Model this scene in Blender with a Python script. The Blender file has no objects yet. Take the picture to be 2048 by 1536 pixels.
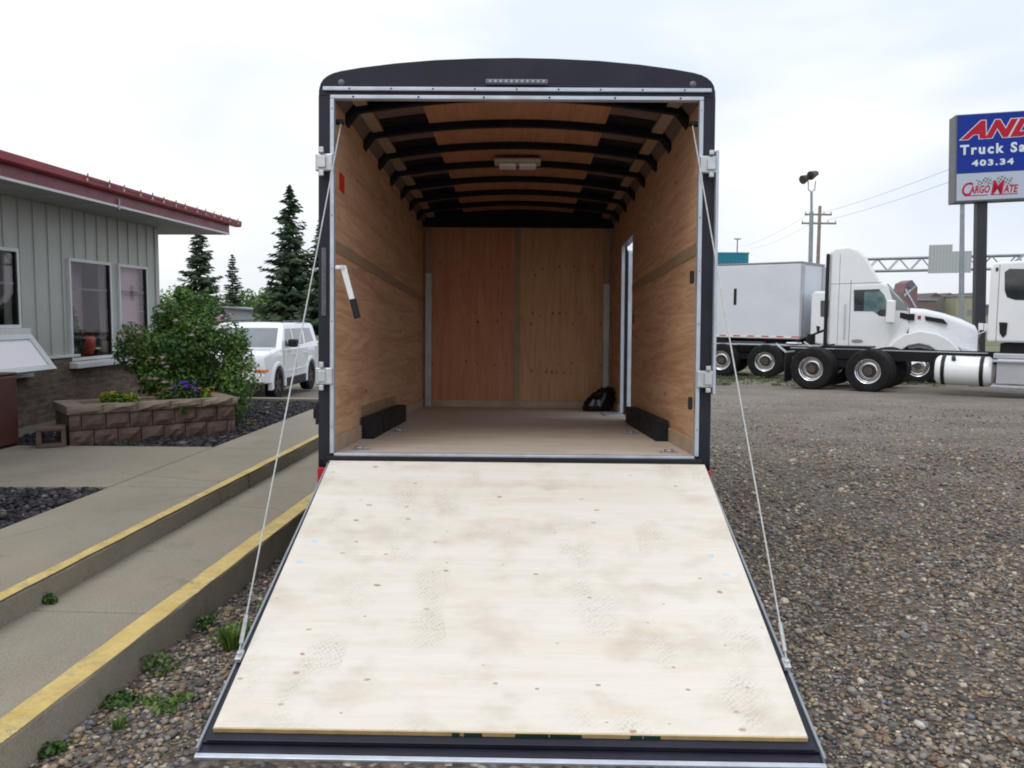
import bpy, math, random
import numpy as np
from mathutils import Vector, Matrix, Euler

# ------------------------------------------------------------------ camera / world / sun / exposure
C = bpy.context.scene.collection
S = bpy.context.scene
F_PX = 1665.0
PITCH = math.atan(138 / F_PX)
cam_d = bpy.data.cameras.new('camera')
cam = bpy.data.objects.new('camera', cam_d)
C.objects.link(cam)
cam_d.sensor_width = 36.0
cam_d.lens = 36.0 * F_PX / 2048.0
cam_d.clip_start = 0.05
cam_d.clip_end = 3000
Rc = Matrix.Rotation(math.pi / 2 - PITCH, 4, 'X') @ Matrix.Rotation(0.0075, 4, 'Z')
cam.matrix_world = Matrix.Translation((0, 0, 1.45)) @ Rc
S.camera = cam
S.render.resolution_x = 1024
S.render.resolution_y = 768
S.view_settings.view_transform = 'Standard'
S.view_settings.look = 'None'
S.view_settings.gamma = 1.0
S.view_settings.use_curve_mapping = False
S.view_settings.exposure = 0.0
S.cycles.max_bounces = 8
S.cycles.diffuse_bounces = 5
S.cycles.glossy_bounces = 4
S.cycles.transparent_max_bounces = 12
S.cycles.use_denoising = True
S.cycles.filter_width = 1.9

SUN_EL, SUN_AZ = math.radians(52), math.radians(-20)
world = bpy.data.worlds.new('World')
S.world = world
world.use_nodes = True
wt = world.node_tree
wt.nodes.clear()
def wn(t, **k):
    n = wt.nodes.new(t)
    for a, b in k.items():
        setattr(n, a, b)
    return n
sky = wn('ShaderNodeTexSky', sky_type='NISHITA', sun_disc=False, sun_elevation=SUN_EL, sun_rotation=SUN_AZ)
sky.air_density = 1.0; sky.dust_density = 2.0; sky.ozone_density = 1.0
bg = wn('ShaderNodeBackground'); bg.inputs['Strength'].default_value = 0.115
tc = wn('ShaderNodeTexCoord')
mp = wn('ShaderNodeMapping'); mp.inputs['Scale'].default_value = (1.0, 1.0, 2.4); mp.inputs['Location'].default_value = (3.1, 0.4, 1.7)
nz = wn('ShaderNodeTexNoise'); nz.inputs['Scale'].default_value = 2.1; nz.inputs['Detail'].default_value = 4.0; nz.inputs['Roughness'].default_value = 0.5; nz.inputs['Distortion'].default_value = 0.3
cr = wn('ShaderNodeValToRGB')
cr.color_ramp.elements[0].position = 0.36; cr.color_ramp.elements[0].color = (7.9, 8.6, 9.8, 1)
cr.color_ramp.elements[1].position = 0.60; cr.color_ramp.elements[1].color = (10.6, 10.75, 11.0, 1)
e = cr.color_ramp.elements.new(0.48); e.color = (9.4, 9.8, 10.4, 1)
# overcast dome is brighter overhead than at the horizon
sx = wn('ShaderNodeSeparateXYZ')
mr = wn('ShaderNodeMapRange'); mr.inputs['From Min'].default_value = 0.0; mr.inputs['From Max'].default_value = 0.9
mr.inputs['To Min'].default_value = 0.86; mr.inputs['To Max'].default_value = 1.25
vm = wn('ShaderNodeVectorMath', operation='SCALE')
mx = wn('ShaderNodeMixRGB'); mx.inputs['Fac'].default_value = 0.9
wo = wn('ShaderNodeOutputWorld')
L = wt.links.new
L(tc.outputs['Generated'], mp.inputs['Vector']); L(mp.outputs['Vector'], nz.inputs['Vector'])
sx0 = wn('ShaderNodeSeparateXYZ'); L(tc.outputs['Generated'], sx0.inputs['Vector'])
gm = wn('ShaderNodeMath', operation='MULTIPLY_ADD'); L(sx0.outputs['X'], gm.inputs[0]); gm.inputs[1].default_value = -0.16; L(nz.outputs['Fac'], gm.inputs[2])
L(gm.outputs[0], cr.inputs['Fac']); L(tc.outputs['Generated'], sx.inputs['Vector'])
L(sx.outputs['Z'], mr.inputs['Value']); L(cr.outputs['Color'], vm.inputs[0]); L(mr.outputs['Result'], vm.inputs['Scale'])
L(sky.outputs['Color'], mx.inputs['Color1']); L(vm.outputs['Vector'], mx.inputs['Color2'])
L(mx.outputs['Color'], bg.inputs['Color']); L(bg.outputs['Background'], wo.inputs['Surface'])

sun_d = bpy.data.lights.new('sun', 'SUN')
sun_d.energy = 0.8
sun_d.angle = math.radians(25)
sun_d.color = (1.0, 0.97, 0.92)
sun = bpy.data.objects.new('sun', sun_d)
C.objects.link(sun)
sd = Vector((math.sin(SUN_AZ + math.pi) * math.cos(SUN_EL), math.cos(SUN_AZ + math.pi) * math.cos(SUN_EL), math.sin(SUN_EL)))
sd = Vector((-0.35, -0.55, 0.95)).normalized()      # behind and left of the photographer, through the overcast
sun.rotation_euler = sd.to_track_quat('Z', 'Y').to_euler()
sky.sun_elevation = math.asin(sd.z)
sky.sun_rotation = math.atan2(sd.x, sd.y)

# ------------------------------------------------------------------ helpers
random.seed(7)
rng = np.random.default_rng(11)
def yaw2(a): return math.radians(a)

class MB:
    def __init__(s): s.v = []; s.f = []; s.p = []
    def add(s, vs, fs):
        o = len(s.v); s.p.append((list(vs), list(fs))); s.v += [tuple(v) for v in vs]; s.f += [tuple(i + o for i in f) for f in fs]; return s
    def box(s, x0, x1, y0, y1, z0, z1, M=None):
        vs = [(x0,y0,z0),(x1,y0,z0),(x1,y1,z0),(x0,y1,z0),(x0,y0,z1),(x1,y0,z1),(x1,y1,z1),(x0,y1,z1)]
        if M is not None: vs = [tuple(M @ Vector(v)) for v in vs]
        return s.add(vs, [(0,3,2,1),(4,5,6,7),(0,1,5,4),(1,2,6,5),(2,3,7,6),(3,0,4,7)])
    def prism(s, poly, axis, a, b, M=None):
        # poly: 2D points; axis 'x': (y,z)  'y': (x,z)  'z': (x,y)
        def p(q, t):
            return {'x': (t, q[0], q[1]), 'y': (q[0], t, q[1]), 'z': (q[0], q[1], t)}[axis]
        n = len(poly)
        vs = [p(q, a) for q in poly] + [p(q, b) for q in poly]
        if M is not None: vs = [tuple(M @ Vector(v)) for v in vs]
        fs = [tuple(range(n - 1, -1, -1)), tuple(range(n, 2 * n))]
        fs += [(i, (i + 1) % n, n + (i + 1) % n, n + i) for i in range(n)]
        return s.add(vs, fs)
    def strip(s, outer, inner, axis, a, b):
        # closed band between two open polylines of equal length, extruded
        return s.prism(list(outer) + list(reversed(inner)), axis, a, b)
    def cyl(s, p0, p1, r0, r1=None, n=12, caps=True):
        r1 = r0 if r1 is None else r1
        p0, p1 = Vector(p0), Vector(p1)
        d = (p1 - p0).normalized()
        u = d.orthogonal().normalized(); w = d.cross(u)
        vs = []
        for p, r in ((p0, r0), (p1, r1)):
            for i in range(n):
                a = 2 * math.pi * i / n
                vs.append(tuple(p + u * (math.cos(a) * r) + w * (math.sin(a) * r)))
        fs = [(i, (i + 1) % n, n + (i + 1) % n, n + i) for i in range(n)]
        if caps: fs += [tuple(range(n - 1, -1, -1)), tuple(range(n, 2 * n))]
        return s.add(vs, fs)
    def tube(s, pts, r, n=8):
        for a, b in zip(pts[:-1], pts[1:]): s.cyl(a, b, r, r, n)
        return s
    def lathe(s, prof, c=(0,0,0), axis='y', n=32):
        # prof: (radius, offset along axis), open profile
        vs = []
        for r, t in prof:
            for i in range(n):
                a = 2 * math.pi * i / n
                ca, sa = math.cos(a) * r, math.sin(a) * r
                q = {'y': (ca, t, sa), 'x': (t, ca, sa), 'z': (ca, sa, t)}[axis]
                vs.append((q[0] + c[0], q[1] + c[1], q[2] + c[2]))
        m = len(prof)
        fs = [(j * n + i, j * n + (i + 1) % n, (j + 1) * n + (i + 1) % n, (j + 1) * n + i) for j in range(m - 1) for i in range(n)]
        return s.add(vs, fs)
    def loft(s, loops, caps=True):
        n = len(loops[0]); vs = [p for lp in loops for p in lp]
        fs = [(j * n + i, j * n + (i + 1) % n, (j + 1) * n + (i + 1) % n, (j + 1) * n + i) for j in range(len(loops) - 1) for i in range(n)]
        if caps: fs += [tuple(range(n - 1, -1, -1)), tuple((len(loops) - 1) * n + i for i in range(n))]
        return s.add(vs, fs)
    def build(s, name, mat=None, parent=None, bevel=0, smooth=False, seg=2, loc=None):
        me = bpy.data.meshes.new(name); me.from_pydata(s.v, [], s.f); me.update()
        o = bpy.data.objects.new(name, me); C.objects.link(o)
        if mat: me.materials.append(mat)
        import bmesh
        bm = bmesh.new(); bm.from_mesh(me); bmesh.ops.recalc_face_normals(bm, faces=bm.faces)
        if smooth:
            for f in bm.faces: f.smooth = True
            for e in bm.edges:
                if len(e.link_faces) == 2 and e.calc_face_angle(0) > math.radians(smooth if smooth is not True else 38): e.smooth = False
        bm.to_mesh(me); bm.free()
        if parent: o.parent = parent
        if loc: o.location = loc
        if bevel:
            md = o.modifiers.new('bevel', 'BEVEL'); md.width = bevel; md.segments = seg; md.limit_method = 'ANGLE'; md.angle_limit = math.radians(40)
        return o

def build_each(mb, name, mat, parent=None, **k):
    out = []
    for vs, fs in mb.p: out.append(MB().add(vs, fs).build(name, mat, parent, **k))
    return out
MB.build_each = build_each
def tag(o, label=None, cat=None, group=None, kind=None):
    if label: o['label'] = label
    if cat: o['category'] = cat
    if group: o['group'] = group
    if kind: o['kind'] = kind
    return o
def thing(name, label, cat, loc=(0,0,0), rotz=0, group=None):
    o = bpy.data.objects.new(name, None); C.objects.link(o)
    o.location = loc; o.rotation_euler = (0, 0, rotz); o.empty_display_size = 0.2
    return tag(o, label, cat, group)
def np_mesh(name, V, Fc, mat, parent=None, rnd=None, smooth=False):
    """V (n,3), Fc (m,k) uniform polygons; rnd: per vertex random in 0..1"""
    me = bpy.data.meshes.new(name)
    me.vertices.add(len(V)); me.vertices.foreach_set('co', np.asarray(V, np.float32).ravel())
    k = Fc.shape[1]
    me.loops.add(Fc.size); me.loops.foreach_set('vertex_index', Fc.astype(np.int32).ravel())
    me.polygons.add(len(Fc)); me.polygons.foreach_set('loop_start', np.arange(0, Fc.size, k, dtype=np.int32))
    me.polygons.foreach_set('loop_total', np.full(len(Fc), k, np.int32))
    if smooth: me.polygons.foreach_set('use_smooth', np.ones(len(Fc), bool))
    me.update(calc_edges=True)
    if rnd is not None:
        at = me.attributes.new('rnd', 'FLOAT', 'POINT'); at.data.foreach_set('value', np.asarray(rnd, np.float32))
    me.materials.append(mat)
    o = bpy.data.objects.new(name, me); C.objects.link(o)
    if parent: o.parent = parent
    return o

# ------------------------------------------------------------------ materials
class NT:
    def __init__(s, name):
        s.m = bpy.data.materials.new(name); s.m.use_nodes = True; s.t = s.m.node_tree; s.t.nodes.clear()
        s.out = s.t.nodes.new('ShaderNodeOutputMaterial'); s.b = s.t.nodes.new('ShaderNodeBsdfPrincipled')
        s.L(s.b.outputs[0], s.out.inputs['Surface']); s.co = s.t.nodes.new('ShaderNodeTexCoord')
    def L(s, a, b): s.t.links.new(a, b)
    def n(s, typ, ins=None, **k):
        nd = s.t.nodes.new(typ)
        for a, v in k.items(): setattr(nd, a, v)
        for a, v in (ins or {}).items():
            if hasattr(v, 'is_output') or isinstance(v, bpy.types.NodeSocket): s.L(v, nd.inputs[a])
            else: nd.inputs[a].default_value = v
        return nd
    def map(s, scale=(1,1,1), rot=(0,0,0), loc=(0,0,0), src=None):
        return s.n('ShaderNodeMapping', {'Vector': src or s.co.outputs['Object'], 'Scale': scale, 'Rotation': rot, 'Location': loc}).outputs[0]
    def noise(s, vec, scale, detail=4, rough=0.55, dist=0.0, out='Fac'):
        return s.n('ShaderNodeTexNoise', {'Vector': vec, 'Scale': scale, 'Detail': detail, 'Roughness': rough, 'Distortion': dist}).outputs[out]
    def ramp(s, fac, stops, interp='LINEAR'):
        r = s.n('ShaderNodeValToRGB', {'Fac': fac}); r.color_ramp.interpolation = interp
        el = r.color_ramp.elements
        while len(el) < len(stops): el.new(0.5)
        for e_, (p, c) in zip(el, stops):
            e_.position = p; e_.color = (c[0], c[1], c[2], 1) if not isinstance(c, (int, float)) else (c, c, c, 1)
        return r.outputs['Color']
    def mix(s, fac, a, b, mode='MIX'):
        m = s.n('ShaderNodeMixRGB', blend_type=mode)
        for k, v in (('Fac', fac), ('Color1', a), ('Color2', b)):
            if isinstance(v, bpy.types.NodeSocket): s.L(v, m.inputs[k])
            else: m.inputs[k].default_value = v if isinstance(v, (int, float)) else (v[0], v[1], v[2], 1)
        return m.outputs[0]
    def math(s, op, a, b=None, clamp=False):
        m = s.n('ShaderNodeMath', operation=op); m.use_clamp = clamp
        for i, v in enumerate((a, b)):
            if v is None: continue
            if isinstance(v, bpy.types.NodeSocket): s.L(v, m.inputs[i])
            else: m.inputs[i].default_value = v
        return m.outputs[0]
    def bump(s, h, strength=0.3, dist=0.01):
        b = s.n('ShaderNodeBump', {'Height': h, 'Strength': strength, 'Distance': dist}); s.L(b.outputs[0], s.b.inputs['Normal'])
    def set(s, **k):
        for a, v in k.items():
            a = {'base': 'Base Color', 'rough': 'Roughness', 'metal': 'Metallic', 'spec': 'Specular IOR Level', 'coat': 'Coat Weight', 'trans': 'Transmission Weight', 'ior': 'IOR', 'alpha': 'Alpha'}[a]
            if isinstance(v, bpy.types.NodeSocket): s.L(v, s.b.inputs[a])
            else: s.b.inputs[a].default_value = (v[0], v[1], v[2], 1) if isinstance(v, tuple) else v
        return s.m

def paint(name, col, rough=0.5, metal=0.0, var=0.12, scale=6.0, bump=0.0, spec=0.5, coat=0.0, dirt=None, dirt_amt=0.35):
    q = NT(name); v = q.map()
    nf = q.noise(v, scale, 5, 0.6)
    dk = tuple(c * (1 - var) for c in col); lt = tuple(min(1, c * (1 + var)) for c in col)
    c = q.ramp(nf, [(0.3, dk), (0.7, lt)])
    if dirt:
        dn = q.ramp(q.noise(q.map((1, 1, 1), loc=(5, 3, 1)), scale * 0.6, 7, 0.65), [(0.48, 0.0), (0.75, dirt_amt)])
        c = q.mix(dn, c, dirt)
    if bump: q.bump(q.noise(v, scale * 9, 3, 0.6), bump, 0.004)
    r = q.ramp(q.noise(v, scale * 2.2, 3), [(0.3, max(0.02, rough - 0.06)), (0.7, min(1, rough + 0.08))])
    return q.set(base=c, rough=r, metal=metal, spec=spec, coat=coat)

def ply(name, lo, hi, grain='x', knots=0.3, kscale=9.0, kcol=(0.16, 0.07, 0.035), fig=1.0, prints=0.0, rough=0.7, rows=False, plane='xy', ksize=1.0):
    """plywood face: fine grain along `grain`, soft cathedral figure, knots; optional boot smudges. panel lies in object xy or yz or xz"""
    q = NT(name)
    sc = {'x': (0.9, 14, 14), 'y': (14, 0.9, 14), 'z': (14, 14, 0.9)}[grain]
    sk = {'x': (0.55, 1, 1), 'y': (1, 0.55, 1), 'z': (1, 1, 0.55)}[grain]
    v = q.map(sc)
    g1 = q.noise(v, 3.0, 6, 0.7, 0.6)
    g2 = q.noise(q.map(tuple(a * 0.25 for a in sc), loc=(2, 7, 4)), 1.7, 3, 0.5, 1.5)
    wv = q.n('ShaderNodeMath', {0: q.math('MULTIPLY', g2, 46.0)}, operation='SINE').outputs[0]
    wv = q.math('MULTIPLY_ADD', wv, 0.11 * fig)
    wv.node.inputs[2].default_value = 0.0
    f = q.math('ADD', q.math('MULTIPLY', g1, 0.55), q.math('MULTIPLY', g2, 0.45)); f = q.math('ADD', f, wv)
    c = q.ramp(f, [(0.32, lo), (0.66, hi)])
    # knots
    sv = q.n('ShaderNodeSeparateXYZ', {'Vector': q.map(sk)})
    kv = q.n('ShaderNodeCombineXYZ', {'X': sv.outputs[plane[0].upper()], 'Y': sv.outputs[plane[1].upper()]}).outputs[0]
    wob = q.n('ShaderNodeTexNoise', {'Vector': kv, 'Scale': 7.0, 'Detail': 2.0})
    kv2 = q.mix(0.035, kv, wob.outputs['Color'])
    vo = q.n('ShaderNodeTexVoronoi', {'Vector': kv2, 'Scale': kscale}, feature='F1', voronoi_dimensions='2D')
    vo.inputs['Randomness'].default_value = 1.0
    sep = q.n('ShaderNodeSeparateColor', {'Color': vo.outputs['Color']})
    pick = q.ramp(sep.outputs[0], [(1 - knots - 0.01, 0.0), (1 - knots, 1.0)], 'LINEAR')
    size = q.math('MULTIPLY_ADD', sep.outputs[1], 0.06 * ksize); size.node.inputs[2].default_value = 0.022 * ksize
    if rows:
        sz = q.n('ShaderNodeSeparateXYZ', {'Vector': q.co.outputs['Object']}).outputs['Z']
        rw_ = q.n('ShaderNodeMath', {0: q.math('MULTIPLY', sz, 12.5)}, operation='SINE').outputs[0]
        pick = q.math('MULTIPLY', pick, q.ramp(rw_, [(0.55, 0.0), (0.75, 1.0)]))
    rel = q.math('DIVIDE', vo.outputs['Distance'], size)
    core = q.math('MULTIPLY', q.ramp(rel, [(0.55, 1.0), (1.1, 0.0)]), pick)
    halo = q.math('MULTIPLY', q.ramp(rel, [(0.7, 0.4), (2.8, 0.0)]), pick)
    c = q.mix(halo, c, tuple(a * 0.62 for a in lo)); c = q.mix(q.math('MULTIPLY', core, q.ramp(sep.outputs[2], [(0.0, 0.3), (1.0, 0.9)])), c, kcol)
    if prints:
        # boot prints and scuffs: lug rows inside soft foot-sized blobs
        b1 = q.n('ShaderNodeTexVoronoi', {'Vector': q.map((1, 0.6, 1), (0, 0, 0.5)), 'Scale': 4.6}, feature='F1', voronoi_dimensions='2D')
        s2 = q.n('ShaderNodeSeparateColor', {'Color': b1.outputs['Color']})
        msk = q.math('MULTIPLY', q.ramp(b1.outputs['Distance'], [(0.25, 1.0), (0.48, 0.0)]), q.ramp(s2.outputs[0], [(0.45, 0.0), (0.55, 1.0)]))
        lug = q.n('ShaderNodeTexWave', {'Vector': q.map(rot=(0, 0, 0.9)), 'Scale': 17.0, 'Distortion': 7.0, 'Detail': 3.0, 'Detail Scale': 2.0})
        lug2 = q.n('ShaderNodeTexWave', {'Vector': q.map(rot=(0, 0, -0.6)), 'Scale': 21.0, 'Distortion': 6.0, 'Detail': 2.0})
        lg = q.math('MULTIPLY', q.ramp(lug.outputs['Fac'], [(0.35, 0.25), (0.7, 1.0)]), q.ramp(lug2.outputs['Fac'], [(0.2, 0.4), (0.7, 1.0)]))
        br = q.ramp(q.noise(q.map(), 4.0, 5, 0.7), [(0.42, 0.0), (0.66, 1.0)])
        am = q.math('MULTIPLY', q.math('MULTIPLY', msk, lg), q.math('MULTIPLY', br, prints * 0.75))
        c = q.mix(am, c, (0.33, 0.27, 0.20))
        sm = q.ramp(q.noise(q.map((1.0, 1.3, 1), loc=(9, 2, 0)), 3.2, 6, 0.62), [(0.50, 0.0), (0.72, 0.55)])
        c = q.mix(q.math('MULTIPLY', sm, prints), c, (0.40, 0.33, 0.25))
        sm2 = q.ramp(q.noise(q.map((0.7, 3.4, 1), loc=(1, 12, 0)), 2.6, 4, 0.6), [(0.55, 0.0), (0.75, 0.35)])
        c = q.mix(sm2, c, (0.62, 0.45, 0.30))
    q.bump(g1, 0.12, 0.002)
    return q.set(base=c, rough=rough, spec=0.3)

M = {}
M['black'] = paint('black_skin', (0.013, 0.013, 0.024), 0.42, var=0.2, scale=3, spec=0.3, dirt=(0.05, 0.05, 0.055), dirt_amt=0.3)
M['blacksteel'] = paint('black_steel', (0.010, 0.010, 0.013), 0.55, var=0.3, scale=8, bump=0.1, spec=0.25)
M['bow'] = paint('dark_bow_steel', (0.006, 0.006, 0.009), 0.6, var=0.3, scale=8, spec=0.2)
M['alu'] = paint('aluminium_trim', (0.52, 0.56, 0.63), 0.38, 0.4, 0.1, 9, dirt=(0.3, 0.3, 0.3), dirt_amt=0.5)
M['zinc'] = paint('zinc_plate', (0.55, 0.57, 0.58), 0.4, 0.6, 0.15, 14)
M['galv'] = paint('galvanised_post', (0.42, 0.43, 0.42), 0.45, 0.4, 0.15, 6)
M['cable'] = paint('cable_wire', (0.42, 0.44, 0.43), 0.5, 0.3, 0.2, 60)
M['ply_wall'] = ply('plywood_wall', (0.46, 0.25, 0.14), (0.67, 0.43, 0.265), 'y', 0.16, 7, (0.28, 0.12, 0.06), 0.6, plane='yz', ksize=1.6)
M['ply_back'] = ply('plywood_front_wall', (0.46, 0.19, 0.10), (0.62, 0.30, 0.165), 'z', 0.75, 15, (0.11, 0.03, 0.015), 0.45, rows=True, plane='xz', ksize=2.6)
M['ply_back2'] = ply('plywood_front_wall_pale', (0.48, 0.25, 0.125), (0.64, 0.375, 0.205), 'z', 0.75, 15, (0.13, 0.04, 0.02), 0.45, rows=True, plane='xz', ksize=2.6)
M['ply_floor'] = ply('plywood_floor', (0.48, 0.405, 0.335), (0.63, 0.545, 0.46), 'x', 0.2, 8, (0.25, 0.16, 0.11), 0.4, 0.45)
M['ply_ramp'] = ply('plywood_ramp', (0.68, 0.62, 0.53), (0.75, 0.705, 0.635), 'x', 0.5, 8.5, (0.36, 0.20, 0.11), 0.32, 0.8)
M['ply_edge'] = paint('plywood_edge', (0.58, 0.42, 0.2), 0.7, var=0.2, scale=14)
M['ply_kick'] = paint('pale_wood_strip', (0.46, 0.34, 0.24), 0.7, var=0.2, scale=7)
M['ply_ceil'] = ply('plywood_ceiling', (0.36, 0.165, 0.085), (0.50, 0.25, 0.135), 'y', 0.15, 8, (0.1, 0.03, 0.02), 0.5)
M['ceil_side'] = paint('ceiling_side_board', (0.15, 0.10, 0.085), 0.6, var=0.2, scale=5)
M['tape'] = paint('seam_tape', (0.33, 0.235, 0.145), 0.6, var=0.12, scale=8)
M['rubber'] = paint('rubber', (0.012, 0.012, 0.013), 0.75, var=0.3, scale=12, bump=0.15)
M['tyre'] = paint('tyre_rubber', (0.011, 0.011, 0.012), 0.75, var=0.3, scale=10, bump=0.2, spec=0.2, dirt=(0.04, 0.037, 0.033), dirt_amt=0.4)
M['chrome'] = paint('polished_wheel', (0.75, 0.76, 0.78), 0.12, 1.0, 0.05, 10)
M['hub'] = paint('hub_metal', (0.085, 0.07, 0.06), 0.5, 0.4, 0.4, 14)
M['red_tape'] = paint('red_reflective', (0.55, 0.008, 0.012), 0.35, var=0.1)
M['red_sticker'] = paint('red_sticker', (0.62, 0.03, 0.012), 0.5, var=0.06)
M['white_truck'] = paint('white_truck_paint', (0.77, 0.79, 0.815), 0.2, var=0.03, scale=1.5, coat=0.5, dirt=(0.50, 0.51, 0.50), dirt_amt=0.28)
M['white_box'] = paint('white_box_panel', (0.62, 0.655, 0.705), 0.35, var=0.04, scale=1.0, dirt=(0.42, 0.44, 0.46), dirt_amt=0.25)
M['white_plastic'] = paint('white_plastic', (0.78, 0.79, 0.8), 0.4, var=0.04)
M['seam'] = paint('dark_seam', (0.10, 0.11, 0.13), 0.6)
M['yellow'] = None
M['suv_white'] = paint('suv_white_paint', (0.80, 0.82, 0.85), 0.2, var=0.02, scale=2, coat=0.6)
M['dark_plastic'] = paint('dark_plastic', (0.013, 0.013, 0.015), 0.5, var=0.2, spec=0.3)
M['amber'] = paint('amber_lens', (0.75, 0.2, 0.03), 0.2, var=0.1)
M['lens'] = paint('clear_lens', (0.6, 0.64, 0.68), 0.1, var=0.1, spec=0.8)
M['maroon'] = paint('maroon_metal', (0.20, 0.028, 0.045), 0.42, var=0.12, scale=3, dirt=(0.1, 0.03, 0.05), dirt_amt=0.4)
M['red_roof'] = paint('red_roof_metal', (0.27, 0.022, 0.035), 0.4, var=0.15, scale=3)
M['siding'] = paint('sage_siding', (0.45, 0.46, 0.425), 0.5, var=0.05, scale=2.5, dirt=(0.25, 0.27, 0.24), dirt_amt=0.25)
M['soffit'] = paint('grey_soffit', (0.31, 0.32, 0.31), 0.6, var=0.05, scale=2)
M['whitetrim'] = paint('white_trim', (0.66, 0.69, 0.68), 0.45, var=0.06, scale=5, dirt=(0.4, 0.4, 0.36), dirt_amt=0.3)
M['alum_dull'] = paint('dull_aluminium_box', (0.46, 0.47, 0.5), 0.45, 0.3, 0.08, 3)
M['sign_grey'] = paint('sign_cabinet', (0.12, 0.125, 0.14), 0.5, var=0.1)
M['sign_blue'] = paint('sign_blue', (0.008, 0.030, 0.27), 0.45, var=0.05, spec=0.2)
M['sign_white'] = paint('sign_white', (0.42, 0.47, 0.57), 0.4, var=0.03)
M['sign_red'] = paint('sign_red', (0.42, 0.012, 0.035), 0.5, var=0.04, spec=0.2)
M['sign_pale'] = paint('sign_pale_text', (0.62, 0.70, 0.74), 0.4, var=0.03)
M['polepaint'] = paint('sign_pole', (0.022, 0.022, 0.03), 0.5, var=0.15)
M['steelgrey'] = paint('grey_steel', (0.27, 0.30, 0.33), 0.5, 0.3, 0.15, 4)
M['wood_pole'] = paint('weathered_pole', (0.26, 0.20, 0.18), 0.8, var=0.25, scale=5)
M['teal'] = paint('teal_panel', (0.01, 0.20, 0.28), 0.5, var=0.08)
M['brown_bin'] = paint('brown_bin', (0.085, 0.03, 0.022), 0.5, var=0.15, scale=4)
M['block'] = paint('split_face_block', (0.140, 0.094, 0.072), 0.9, var=0.25, scale=9, bump=0.6, dirt=(0.11, 0.08, 0.065), dirt_amt=0.6)
M['block_cap'] = paint('planter_cap_block', (0.23, 0.18, 0.135), 0.9, var=0.2, scale=9, bump=0.5, dirt=(0.15, 0.12, 0.09), dirt_amt=0.5)
M['soil'] = paint('soil', (0.05, 0.035, 0.025), 0.95, var=0.3, scale=20, bump=0.6)
M['fence_metal'] = paint('fence_metal', (0.22, 0.24, 0.25), 0.5, 0.4)
M['bark'] = paint('bark', (0.11, 0.08, 0.06), 0.9, var=0.3, scale=12, bump=0.5)
M['glassdark'] = paint('dark_vehicle_glass', (0.025, 0.03, 0.035), 0.06, var=0.2, scale=1.5, spec=0.9)
M['glassgreen'] = paint('greenish_vehicle_glass', (0.11, 0.19, 0.19), 0.06, var=0.5, scale=2.5, spec=0.9)
M['glassgrey'] = paint('grey_vehicle_glass', (0.16, 0.19, 0.20), 0.05, var=0.25, scale=1.2, spec=0.9)

def stone_mat(name, stops):
    q = NT(name); a = q.n('ShaderNodeAttribute', attribute_name='rnd').outputs['Fac']
    c = q.ramp(a, stops); c = q.n('ShaderNodeHueSaturation', {'Saturation': 0.88, 'Value': 1.2, 'Color': c}).outputs[0]
    c = q.mix(1.0, c, q.ramp(q.noise(q.map(), 90, 3, 0.6), [(0.3, 0.72), (0.7, 1.25)]), 'MULTIPLY')
    q.bump(q.noise(q.map(), 160, 2), 0.25, 0.002)
    return q.set(base=c, rough=0.8, spec=0.35)
M['gravel'] = stone_mat('river_gravel', [(0.0, (0.05, 0.045, 0.045)), (0.18, (0.11, 0.098, 0.09)), (0.34, (0.17, 0.14, 0.11)), (0.5, (0.25, 0.175, 0.095)), (0.6, (0.14, 0.07, 0.045)), (0.72, (0.28, 0.23, 0.17)), (0.84, (0.15, 0.16, 0.185)), (0.93, (0.33, 0.25, 0.15)), (1.0, (0.48, 0.43, 0.35))])
M['mulch'] = stone_mat('dark_rock_mulch', [(0.0, (0.010, 0.009, 0.013)), (0.5, (0.026, 0.023, 0.030)), (0.85, (0.045, 0.041, 0.050)), (0.96, (0.08, 0.065, 0.06)), (1.0, (0.22, 0.2, 0.19))])

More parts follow.
